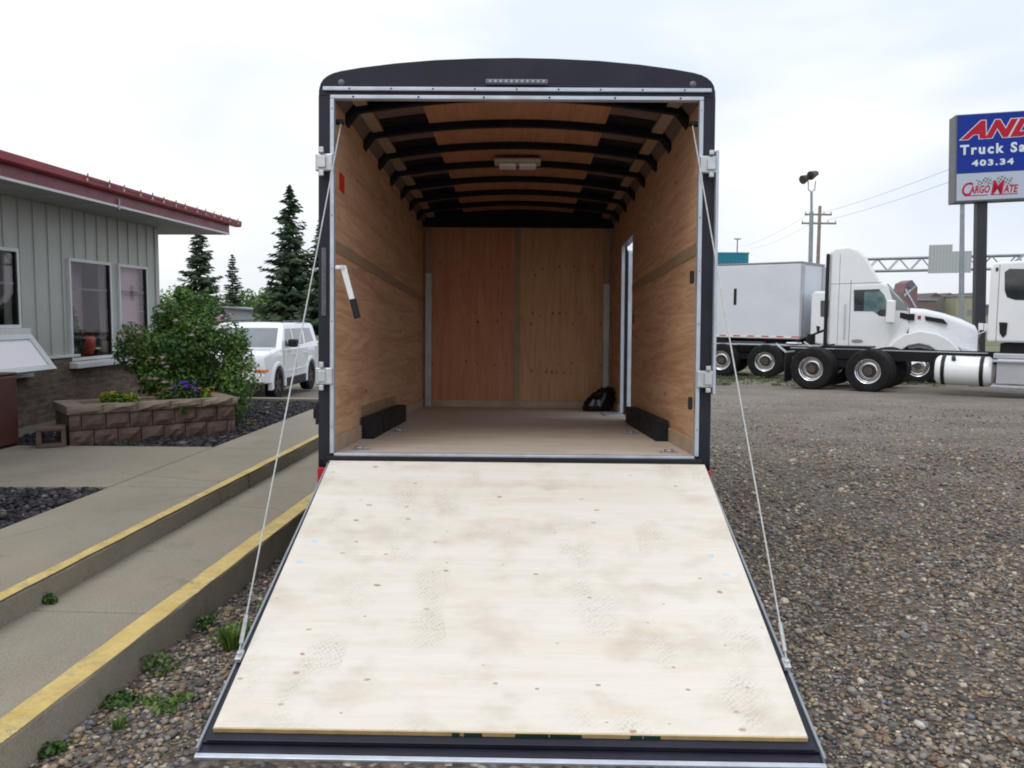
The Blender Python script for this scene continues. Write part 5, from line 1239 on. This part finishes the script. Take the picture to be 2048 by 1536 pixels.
# --- box truck C
Cc = Vector((11.0, 32.0)); al = math.radians(40); hd = Vector((math.cos(al), -math.sin(al))); lf = Vector((math.sin(al), math.cos(al)))
org = Cc + lf * 1.25
TC = thing('box_truck', 'white box truck parked farthest back, mostly hidden by the tractors', 'truck', (org.x, org.y, -0.425), -al)
m = MB(); m.box(-6.5, 0, -1.25, 1.25, 1.02, 3.94); bx = m.build('box_body', M['white_box'], TC, bevel=0.05, seg=3)
m = MB(); m.box(-6.5, 0.012, -1.262, -1.2, 3.945, 4.0).box(-6.5, 0.012, 1.2, 1.262, 3.945, 4.0).box(-0.05, 0.02, -1.2, 1.2, 3.90, 4.0).box(-6.5, 0.0, -1.2, 1.2, 3.945, 3.99); m.build('roof_rail', M['steelgrey'], bx, bevel=0.01)
m = MB(); m.box(0.001, 0.06, -1.24, -0.98, 1.1, 3.9).box(0.001, 0.06, 0.98, 1.24, 1.1, 3.9); m.build_each('front_corner_panel', M['alum_dull'], bx, bevel=0.03)
m = MB(); m.box(-6.5, 0, -1.258, -1.251, 1.06, 1.14); m.build('rail_strip', M['white_truck'], bx)
m = MB()
for k in range(11): m.box(-6.3 + k * 0.6, -6.0 + k * 0.6, -1.2625, -1.259, 1.09, 1.135)
m.build('reflective_tape', M['red_tape'], bx)
m = MB(); plate(m, [(-2.72, 2.35), (-2.60, 2.35), (-2.60, 3.0), (-2.72, 3.0)], -1.251, 0.01); m.build('side_vent', M['dark_plastic'], bx)
m = MB(); m.box(-6.3, 2.3, -0.45, 0.45, 0.68, 1.0); m.build('frame_rail', M['blacksteel'], TC)
for x in (-4.6, -3.3): truck_wheel(TC, x, -1.22, -1, dual=True); truck_wheel(TC, x, 1.22, 1, dual=True)
truck_wheel(TC, 1.35, -1.15, -1); truck_wheel(TC, 1.35, 1.15, 1)
m = MB(); m.prism([(0.35, 0.9), (0.35, 2.72), (0.45, 2.86), (1.6, 2.86), (2.2, 1.95), (2.3, 0.75), (1.95, 0.65)], 'y', -1.1, 1.1); cc = m.build('cab', M['white_truck'], TC, bevel=0.08, seg=3)
m = MB(); plate(m, [(0.72, 2.5), (0.74, 1.9), (1.8, 1.85), (1.95, 2.0), (1.6, 2.55)], -1.101, 0.008); m.build('side_window', M['glassdark'], cc)
m = MB(); plate(m, [(0.60, 1.55), (0.74, 1.53), (0.72, 1.32), (0.64, 1.30)], -1.101, 0.02); m.build('door_handle', M['dark_plastic'], cc)

# ------------------------------------------------------------------ white SUV
p = at_px(566, 790, 17.1)
SV = thing('parked_car', 'white boxy four-wheel-drive car parked behind the rose bush', 'car', (-5.93, 18.0, gz(18.6) - 0.14), math.radians(-90 - 1.5))
# x forward (towards camera), y left = camera's right side (+X); shift so front axle at x=0
def suv_sec(x, z0, z1, hw, ins=0.0, zb=None):
    zb = zb if zb is not None else z1
    return [(x, -hw, z0), (x, -hw - 0.0, (z0 + zb) / 2), (x, -hw + 0.02, zb - 0.05), (x, -hw + 0.07 , zb), (x, 0, z1 + .0), (x, hw - 0.07, zb), (x, hw - 0.02, zb - 0.05), (x, hw, (z0 + zb) / 2), (x, hw, z0)]
HWB = 0.875
body = MB()
def arch_secs(cx):
    return [suv_sec(cx + dx, z0, 1.08 if cx + dx > 0.2 else (1.11 if cx + dx > -0.3 else 1.13), HWB) for dx, z0 in ((0.42, 0.42), (0.40, 0.50), (0.36, 0.60), (0.28, 0.69), (0.15, 0.76), (0.0, 0.785), (-0.15, 0.76), (-0.28, 0.69), (-0.36, 0.60), (-0.40, 0.50), (-0.42, 0.42))]
body.loft([suv_sec(0.86, 0.55, 0.93, 0.80), suv_sec(0.80, 0.42, 1.02, 0.85), suv_sec(0.45, 0.40, 1.07, HWB)] + arch_secs(0.0) + arch_secs(-2.635) + [suv_sec(-3.35, 0.42, 1.13, HWB), suv_sec(-3.50, 0.45, 1.10, 0.86)])
bd = body.build('body', M['suv_white'], SV, smooth=35, bevel=0.02)
# cabin
def cabloop(x, z, hw): return (x, z, hw)
cabm = MB()
lowz, topz = 1.10, 1.64
def ring(z, k=0.0):
    xf = -0.30 - (z - 1.10) * 0.92 - k; xr = -3.44 + (z - 1.10) * 0.35 + k; hw = 0.845 - 0.20 * (z - 1.10) - k
    return [(xf, -hw + .07, z), (xf, hw - .07, z), (xf - .05, hw, z), (xr + .05, hw, z), (xr, hw - .07, z), (xr, -hw + .07, z), (xr + .05, -hw, z), (xf - .05, -hw, z)]
cabm.loft([ring(1.08), ring(1.58), ring(1.635, 0.03), ring(1.662, 0.12)])
cabm.build('cabin', M['suv_white'], SV, smooth=30)
def cabx(z, s, x): return s * (0.845 - 0.20 * (z - 1.10) + 0.006)
for s in (-1, 1):
    for poly in ([(-0.60, 1.15), (-1.30, 1.15), (-1.30, 1.53), (-0.86, 1.53)], [(-1.40, 1.15), (-2.15, 1.15), (-2.22, 1.53), (-1.40, 1.53)], [(-2.30, 1.17), (-3.05, 1.20), (-2.92, 1.52), (-2.36, 1.53)]):
        m = MB(); vs = [(x, cabx(z, s, x), z) for x, z in poly]; vs2 = [(x, y - s * 0.01, z) for x, y, z in vs]; m.add(vs + vs2, [(0, 1, 2, 3), (7, 6, 5, 4), (0, 1, 5, 4), (1, 2, 6, 5), (2, 3, 7, 6), (3, 0, 4, 7)]); m.build('side_window', M['glassgrey'], SV)
    m = MB(); m.box(-0.98, -0.74, s * 0.86 if s > 0 else -1.06, s * 1.06 if s > 0 else -0.86, 1.12, 1.30); m.build('mirror', M['dark_plastic'], SV, bevel=0.04, seg=3)
    # wheels and flares
    for x in (0.0, -2.635):
        m = MB(); m.cyl((x, s * 0.78, 0.35), (x, s * 0.86, 0.35), 0.07, 0.06, 14)
        wh = m.build('wheel', M['hub'], SV)
        m = MB(); m.lathe([(0.23, s * .66), (0.33, s * .66), (0.35, s * .69), (0.35, s * .86), (0.33, s * .885), (0.225, s * .88)], (x, 0, 0.35), 'y', 36); m.build('tyre', M['tyre'], wh, smooth=True)
        m = MB()
        for k in range(5):
            a = 2 * math.pi * k / 5 + .3
            m.prism([(x + .05 * math.cos(a + 1.2), .35 + .05 * math.sin(a + 1.2)), (x + .05 * math.cos(a - 1.2), .35 + .05 * math.sin(a - 1.2)), (x + .22 * math.cos(a - .16), .35 + .22 * math.sin(a - .16)), (x + .22 * math.cos(a + .16), .35 + .22 * math.sin(a + .16))], 'y', min(s * .84, s * .865), max(s * .84, s * .865))
        m.lathe([(0.21, s * .80), (0.225, s * .872), (0.232, s * .872), (0.24, s * .80)], (x, 0, .35), 'y', 30)
        m.build('rim', M['hub'], wh)
        oo = [(-12, .52), (10, .50), (35, .50), (50, .50), (70, .485), (90, .48), (110, .485), (130, .50), (145, .50), (170, .50), (192, .52)]
        outer = [(x + r_ * math.cos(math.radians(a)), .36 + r_ * math.sin(math.radians(a))) for a, r_ in oo]; inner = [(x + .395 * math.cos(math.radians(a)), .36 + .395 * math.sin(math.radians(a))) for a, r_ in oo]
        m = MB(); y0, y1 = sorted((s * 0.80, s * 0.905)); m.strip(outer, inner, 'y', y0, y1); m.build('wheel_arch', M['suv_white'], SV, bevel=0.015)
        m = MB(); pts = [(x + .394 * math.cos(math.radians(a)), .36 + .394 * math.sin(math.radians(a))) for a in range(-20, 201, 20)]; m.prism(pts, 'y', min(s * .50, s * .655), max(s * .50, s * .655)); m.build('wheel_well', M['rubber'], SV)
    m = MB(); y0, y1 = sorted((s * .80, s * .885)); m.box(-2.2, -0.42, y0, y1, 0.24, 0.45); m.build('side_sill', M['dark_plastic'], SV, bevel=0.02)
    m = MB(); y0, y1 = sorted((s * .876, s * .888)); m.box(-2.18, -0.5, y0, y1, 0.58, 0.61); m.build('side_moulding', M['suv_white'], SV, bevel=0.004)
    for xx in (-0.42, -1.35, -2.28):
        m = MB(); y0, y1 = sorted((s * .875, s * .878)); m.box(xx - .006, xx + .006, y0, y1, 0.47, 1.07); m.build('door_seam', M['seam'], SV)
    for xx in (-1.22, -2.15):
        m = MB(); y0, y1 = sorted((s * .876, s * .90)); m.box(xx - .09, xx + .07, y0, y1, 0.93, 0.965); m.build('door_handle', M['suv_white'], SV, bevel=0.01)
    m = MB(); m.cyl((0.855, s * .60, 0.84), (0.875, s * .60, 0.84), 0.095, 0.09, 24); m.build('headlight', M['lens'], SV)
    m = MB(); y0, y1 = sorted((s * .62, s * .866)); m.box(0.62, 0.872, y0, y1, 0.655, 0.715); m.build('turn_lamp', M['amber'], SV, bevel=0.01)
    m = MB(); m.cyl((-1.2, s * .60, 1.70), (-2.9, s * .60, 1.70), .014, .014, 8)
    for xx in (-1.2, -2.0, -2.9): m.cyl((xx, s * .60, 1.70), (xx, s * .60, 1.63), .012, .012, 6)
    m.build('roof_rack_rail', M['dark_plastic'], SV)
m = MB(); vs = [(-0.30 - (z - 1.10) * .92 + .006, y, z) for y, z in ((-.72, 1.13), (.72, 1.13), (.66, 1.55), (-.66, 1.55))]; m.add(vs + [(x - .012, y, z) for x, y, z in vs], [(0, 1, 2, 3), (7, 6, 5, 4), (0, 1, 5, 4), (1, 2, 6, 5), (2, 3, 7, 6), (3, 0, 4, 7)]); m.build('windshield', M['glassgrey'], SV)
m = MB(); m.box(0.80, 0.90, -.84, .84, .44, .62); m.build('front_bumper', M['suv_white'], SV, bevel=.03)
m = MB(); m.box(0.68, 0.885, -.80, .80, .24, .43); m.build('lower_valance', M['dark_plastic'], SV, bevel=.02)
for k in range(7):
    m = MB(); m.box(0.862, 0.876, -.33 + k * .10, -.275 + k * .10, .70, .90); m.build('grille_slot', M['dark_plastic'], SV, bevel=.004)

# ------------------------------------------------------------------ pylon sign
SG = thing('pylon_sign', 'tall dealer sign with a blue panel over white panels on dark poles', 'sign', (13.80, 26.0, -0.425), math.radians(-10))
SG.rotation_euler = (0, math.radians(-2.0), math.radians(-10))
zb, zt = 5.43, 8.06       # above its own base
m = MB(); m.box(-0.02, 4.35, 0.0, 0.6, zb, zt + 0.02); cab_s = m.build('cabinet', M['sign_grey'], SG, bevel=0.02)
m = MB(); m.box(0.03, 4.30, -0.012, -0.001, zb + 0.88, zt - 0.01); bp = m.build('blue_panel', M['sign_blue'], SG)
m = MB(); m.box(0.03, 2.0, -0.012, -0.001, zb + 0.05, zb + 0.86); wp = m.build('white_panel', M['sign_white'], SG); wp['label'] = 'white panel with red lettering under checkered flags'
m = MB(); m.box(2.05, 4.30, -0.012, -0.001, zb + 0.05, zb + 0.86); wp2 = m.build('white_panel', M['sign_white'], SG)
for x in (0.83, 3.4):
    m = MB(); m.box(x - 0.15, x + 0.15, 0.15, 0.45, 0, zb - 0.001); m.build('pole', M['polepaint'], SG, bevel=0.01)
def text(body, x, z, size, mat, parent, y=-0.016, shear=0.0, bold=0.0, sx=1.0, space=1.0, name='lettering', align='LEFT'):
    cu = bpy.data.curves.new(name, 'FONT'); cu.body = body; cu.size = size; cu.shear = shear; cu.offset = bold; cu.extrude = 0.003; cu.space_character = space; cu.align_x = align; cu.resolution_u = 3
    tmp = bpy.data.objects.new(name, cu); C.objects.link(tmp); bpy.context.view_layer.update()
    me = bpy.data.meshes.new_from_object(tmp.evaluated_get(bpy.context.evaluated_depsgraph_get())); me.name = name
    bpy.data.objects.remove(tmp, do_unlink=True)
    o = bpy.data.objects.new(name, me); C.objects.link(o); me.materials.clear(); me.materials.append(mat)
    o.parent = parent; o.location = (x, y, z); o.rotation_euler = (math.pi / 2, 0, 0); o.scale = (sx, 1, 1); return o
zc = zb
text('AND', 0.24, zb + 1.93, 0.66, M['sign_pale'], bp, y=-0.0155, shear=0.42, bold=0.062, sx=1.24, space=1.12)
text('AND', 0.24, zb + 1.93, 0.66, M['sign_red'], bp, y=-0.0225, shear=0.42, bold=0.042, sx=1.24, space=1.12)
text('Truck Sa', 0.12, zb + 1.44, 0.40, M['sign_pale'], bp, bold=0.014, space=1.28)
text('403.34', 0.46, zb + 1.08, 0.24, M['sign_pale'], bp, bold=0.010, sx=1.45, space=1.25)
text('C', 0.13, zb + 0.20, 0.56, M['sign_red'], wp, shear=0.25, bold=0.006, sx=0.8)
text('ARGO', 0.40, zb + 0.26, 0.31, M['sign_red'], wp, shear=0.25, bold=0.008, sx=0.64)
text('M', 0.98, zb + 0.20, 0.60, M['sign_red'], wp, shear=0.2, bold=0.008, sx=0.78)
text('ATE', 1.36, zb + 0.24, 0.31, M['sign_red'], wp, shear=0.25, bold=0.008, sx=0.68)
m = MB(); m.box(0.26, 0.92, -0.018, -0.0125, zb + 0.175, zb + 0.20).box(1.0, 1.76, -0.018, -0.0125, zb + 0.175, zb + 0.20); m.build('underline', M['sign_red'], wp)
def chk():
    q = NT('checkered_flag'); c = q.n('ShaderNodeTexChecker', {'Vector': q.map(rot=(0, 0.25, 0)), 'Color1': (0.12, 0.14, 0.17, 1), 'Color2': (0.45, 0.49, 0.55, 1), 'Scale': 17.0}); return q.set(base=c.outputs[0], rough=0.5)
mk = chk()
m = MB(); m.prism([(0.58, zb + .66), (0.72, zb + .62), (0.86, zb + .74), (1.0, zb + .70), (1.06, zb + .52), (0.92, zb + .50), (0.78, zb + .55), (0.66, zb + .46)], 'y', -0.017, -0.0125)
m.prism([(1.20, zb + .72), (1.36, zb + .76), (1.50, zb + .66), (1.64, zb + .68), (1.56, zb + .46), (1.42, zb + .46), (1.30, zb + .52), (1.18, zb + .50)], 'y', -0.017, -0.0125); m.build('flag', mk, wp)
m = MB(); m.prism([(0.99, zb + .70), (1.01, zb + .70), (1.12, zb + .24), (1.10, zb + .24)], 'y', -0.0165, -0.0122).prism([(1.18, zb + .70), (1.20, zb + .70), (1.12, zb + .30), (1.10, zb + .30)], 'y', -0.0165, -0.0122); m.build('flag_staff', M['steelgrey'], wp)

# ------------------------------------------------------------------ poles, wires, gantry
p = at_px(1622, 345, 35)
LP = thing('floodlight_pole', 'tall grey pole topped by two dark floodlights behind the box truck', 'floodlight', (p.x + 0.05, 35, -0.425))
ht = p.z + 0.425
m = MB(); m.cyl((0.12, 0, 0), (0.03, 0, ht - 1.6), 0.10, 0.085, 14).cyl((0.03, 0, ht - 1.6), (0, 0, ht - 0.8), 0.05, 0.05, 12); m.build('pole', M['steelgrey'], LP, smooth=True)
m = MB()
for s in (-1, 1): m.tube([(0, 0, ht - .8), (s * .13, 0, ht - .7), (s * .15, 0, ht - .35)], 0.025, 8)
m.build_each('bracket', M['galv'], LP)
for s, dz in ((-1, -0.12), (1, 0.05)):
    m = MB(); c0 = Vector((s * .16 - .05, 0, ht - .10 + dz)); m.cyl(c0, c0 + Vector((-.22, -.12, -.10)), 0.13, 0.19, 16); m.cyl(c0 + Vector((.12, 0.05, .03)), c0, 0.09, 0.13, 12); m.build('lamp_head', M['hub'], LP, bevel=0.01)
p = at_px(1640, 412, 60)
UP = thing('utility_pole', 'wooden utility pole with two crossarms, right of the floodlight pole', 'utility pole', (p.x, 60, -0.425)); ht = p.z + 0.425
m = MB(); m.cyl((0, 0, 0), (0, 0, ht), 0.16, 0.11, 10); m.build('pole', M['wood_pole'], UP)
m = MB(); m.box(-1.05, 0.85, -.06, .06, ht - .66, ht - .54).box(-1.25, 1.2, -.06, .06, ht - 1.28, ht - 1.16); m.build_each('crossarm', M['wood_pole'], UP)
m = MB()
for x, z in ((-1.0, .54), (-.5, .54), (.3, .54), (.8, .54), (-1.2, 1.16), (-.6, 1.16), (.6, 1.16), (1.15, 1.16)): m.cyl((x, 0, ht - z), (x, 0, ht - z + .16), .04, .03, 8)
m.build_each('insulator', M['steelgrey'], UP)
def wire(x1, y1, Y1, x2, y2, Y2, label, sag=0.5):
    a, b = at_px(x1, y1, Y1), at_px(x2, y2, Y2); N_ = 16; m = MB()
    pts = [a.lerp(b, i / N_) - Vector((0, 0, sag * 4 * (i / N_) * (1 - i / N_))) for i in range(N_ + 1)]
    m.tube(pts, 0.010, 5); o = m.build('power_line', paint('wire_grey', (0.42, 0.44, 0.47), .6), None); tag(o, label, 'power line', group='overhead power lines'); return o
wire(1480, 493, 130, 1625, 424, 60, 'upper power line left of the utility pole', .4)
wire(1500, 497, 130, 1630, 443, 60, 'lower power line left of the utility pole', .4)
wire(1650, 424, 60, 2100, 256, 30, 'upper power line running from the pole behind the dealer sign', .2)
wire(1655, 440, 60, 2100, 288, 30, 'lower power line running from the pole behind the dealer sign', .2)
p = at_px(1475, 478, 90)
SLp = thing('street_lamp', 'small distant street lamp above the teal container', 'street lamp', (p.x, 90, -0.425)); ht = p.z + .425
m = MB(); m.cyl((0, 0, 0), (0, 0, ht), .10, .07, 8); m.build('pole', M['steelgrey'], SLp)
m = MB(); m.box(-.35, .35, -.12, .12, ht - .05, ht + .07); m.build('lamp_head', M['steelgrey'], SLp, bevel=.02)
p = at_px(1930, 395, 48)
TP = thing('tall_pole', 'slim blue-grey steel pole behind the dealer sign', 'pole', (p.x, 48, -0.425))
TP.rotation_euler = (0, math.radians(-2.4), 0); TP.location.x += 0.22
m = MB(); m.cyl((0, 0, 0), (0, 0, 8.4), .17, .12, 12); m.build('shaft', M['steelgrey'], TP, smooth=True)
m = MB(); m.lathe([(0.0, 8.43), (0.17, 8.42), (0.18, 8.36), (0.13, 8.35)], (0, 0, 0), 'z', 12); m.box(-.28, .28, -.28, .28, 0, .04); m.build('cap', M['galv'], TP)
# gantry with sign seen from behind
g0, g1 = at_px(1690, 519, 74), at_px(2110, 507, 66)
GN = thing('sign_gantry', 'overhead lattice truss with a grey road sign seen from the back', 'gantry', (g0.x, g0.y, -0.425), math.atan2(g1.y - g0.y, g1.x - g0.x))
Lg = math.hypot(g1.x - g0.x, g1.y - g0.y); zt_ = g0.z + .425
m = MB()
for z in (zt_, zt_ - 1.05):
    for y in (0, .9): m.cyl((0, y, z), (Lg, y, z), .095, .095, 8)
nb = 18
for k in range(nb):
    xa, xb = Lg * k / nb, Lg * (k + 1) / nb; za, zb_ = (zt_, zt_ - 1.05) if k % 2 else (zt_ - 1.05, zt_)
    for y in (0, .9): m.cyl((xa, y, za), (xb, y, zb_), .04, .04, 6)
m.build('truss', M['steelgrey'], GN)
for x in (0.0, Lg):
    m = MB()
    for y in (0, .9): m.cyl((x, y, 0), (x, y, zt_ + .2), .16, .14, 10)
    m.build('leg', M['steelgrey'], GN)
gs0 = (at_px(1888, 500, 70).x - g0.x); gs1 = (at_px(1968, 500, 69).x - g0.x)
Msb = NT('sign_back'); wv = Msb.n('ShaderNodeTexWave', {'Vector': Msb.map(), 'Scale': 1.3}); Msb = Msb.set(base=Msb.ramp(wv.outputs['Fac'], [(0.4, (0.33, 0.36, 0.38)), (0.6, (0.40, 0.43, 0.45))]), rough=.6)
m = MB(); m.box(gs0, gs1 + .4, -.2, -.12, zt_ - 1.35, zt_ + .42).box(gs0, gs0 + 1.75, -.2, -.12, zt_ + .425, zt_ + 1.0); m.build('sign_panel', Msb, GN)
# teal container roof behind the box truck
p = at_px(1450, 518, 42)
TL = thing('teal_container', 'teal container standing above the box truck', 'container', (p.x - 1.0, 42, -0.425))
m = MB(); m.box(-1.3, 2.18, 0, 2.4, 0.0, 5.02)
for k in range(17): m.box(-1.25 + k * 0.2, -1.17 + k * 0.2, -0.03, -0.001, 0.1, 4.9)
m.build('shell', M['teal'], TL)
m = MB(); m.box(-1.33, 2.21, -.035, 2.43, 5.021, 5.08); m.build('top_rail', paint('teal_light', (0.05, .30, .36), .5), TL)

# distant buildings under the gantry
def far_building(name, label, x0, x1, ytop, Y, mat, roof=None, peaks=0, z0=-0.425, dep=8):
    a, b = at_px(x0, ytop, Y), at_px(x1, ytop, Y); w_ = b.x - a.x; h = (a.z + b.z) / 2 - z0
    t = thing(name, label, 'building', (a.x, Y, z0))
    m = MB(); m.box(0, w_, 0, dep, 0, h); m.build('wall', mat, t)
    m = MB()
    for k in range(max(2, int(w_ / 2.2))): xx = (k + .35) * w_ / max(2, int(w_ / 2.2)); m.box(xx, xx + .8, -.02, -.001, h * .35, h * .6)
    m.build_each('window', M['glassgrey'], t)
    if peaks:
        m = MB()
        for k in range(peaks): c_ = (k + .5) * w_ / peaks; pw = w_ / peaks * .48; m.prism([(c_ - pw, h + .001), (c_, h + pw * .62), (c_ + pw, h + .001)], 'y', 0, dep)
        m.build('roof', roof, t)
    else:
        m = MB(); m.box(-.2, w_ + .2, -.2, dep + .2, h, h + .25); m.build('roof', roof or M['steelgrey'], t)
    return t
mb_ = paint('far_brick', (0.17, 0.13, 0.125), .8); mg_ = paint('far_grey', (0.20, 0.19, 0.18), .8); my_ = paint('far_yellow', (0.34, 0.32, 0.22), .8); mo_ = paint('far_orange', (0.34, .17, .10), .8); rf_ = paint('far_roof', (.11, .08, .08), .8)  # distant wall and roof colours dulled to carry the haze
far_building('maroon_shop', 'low maroon shop beside the striped tower', 1838, 1872, 601, 150, mb_)
far_building('grey_shops', 'row of grey-brown shops with two peaked roofs beneath the gantry', 1858, 1915, 594, 152, mg_, rf_, 2)
far_building('yellow_shop', 'yellow shop front right of the peaked roofs', 1914, 1946, 593, 148, my_)
far_building('orange_shop', 'orange and brown shop just left of the sign pole', 1944, 1960, 590, 150, mo_, rf_, 1)
far_building('red_store', 'long dark red store along the highway behind the shops', 1840, 2040, 611, 156, mb_)
p = at_px(1821, 560, 140)
TW = thing('striped_tower', 'maroon tower with white diagonal bands beyond the truck hood', 'tower', (p.x, 140, -0.425)); ht = p.z + .425
m = MB(); m.prism([(-1.25, 0), (1.35, 0), (1.25, ht - 1.2), (0.3, ht), (-.7, ht - .5), (-1.05, ht - 2)], 'y', 0, 4); m.build('wall', paint('far_maroon', (.19, .11, .12), .7), TW)
m = MB(); m.prism([(-1.0, ht - 2.4), (-.9, ht - 2.8), (.95, ht - 1.1), (.8, ht - .8)], 'y', -.06, -.002).prism([(-.9, ht - 1.7), (-.7, ht - 1.4), (1.2, ht - 4.5), (1.0, ht - 4.7)], 'y', -.12, -.061); m.build('white_band', M['sign_white'], TW)
m = MB(); m.prism([(-.6, ht - 1.0), (0.25, ht - .15), (.8, ht - .8), (0.1, ht - 1.5)], 'y', -.18, -.121); m.build('dark_panel', M['sign_grey'], TW)
# far parked car on the highway verge
p = at_px(1902, 622, 190)
FC = thing('distant_car', 'tiny white car on the highway beneath the gantry', 'car', (p.x, 190, p.z - 0.45))
m = MB(); m.prism([(-2.2, .25), (2.2, .25), (2.25, .75), (1.3, .88), (.7, 1.38), (-1.0, 1.4), (-1.9, .9), (-2.25, .8)], 'y', -.85, .85); m.build('body', M['suv_white'], FC, bevel=.08)
m = MB(); m.prism([(1.05, .92), (.62, 1.3), (-.95, 1.32), (-1.5, .92)], 'y', -.87, -.855); m.build('side_window', M['glassdark'], FC)
for x in (-1.35, 1.35): m = MB(); m.cyl((x, -.87, .32), (x, .87, .32), .32, .32, 16); m.build('wheel', M['tyre'], FC)
# highway embankment and road band
m = MB(); zr = at_px(1904, 628, 120).z - 0.2
m.prism([(78, -0.43), (112, zr - .05), (135, zr - .05), (400, zr - .05), (400, -0.6), (78, -0.6)], 'x', 25, 400)
o = m.build('embankment', paint('verge_grass', (0.13, 0.14, 0.075), .9, var=.25, scale=.3)); tag(o, 'grassy highway embankment', 'embankment', kind='structure')
m = MB(); m.box(25, 400, 114, 132, zr - .0495, zr - .02); o = m.build('highway', paint('far_asphalt', (.16, .16, .165), .85, scale=.4)); tag(o, 'distant highway surface', 'road', kind='structure')
for t in list(S.objects):
    if t.parent is None and t.get('category') == 'building' and t.location.y > 140: t.location.z = min(t.location.z, t.location.z)
bpy.context.view_layer.update()
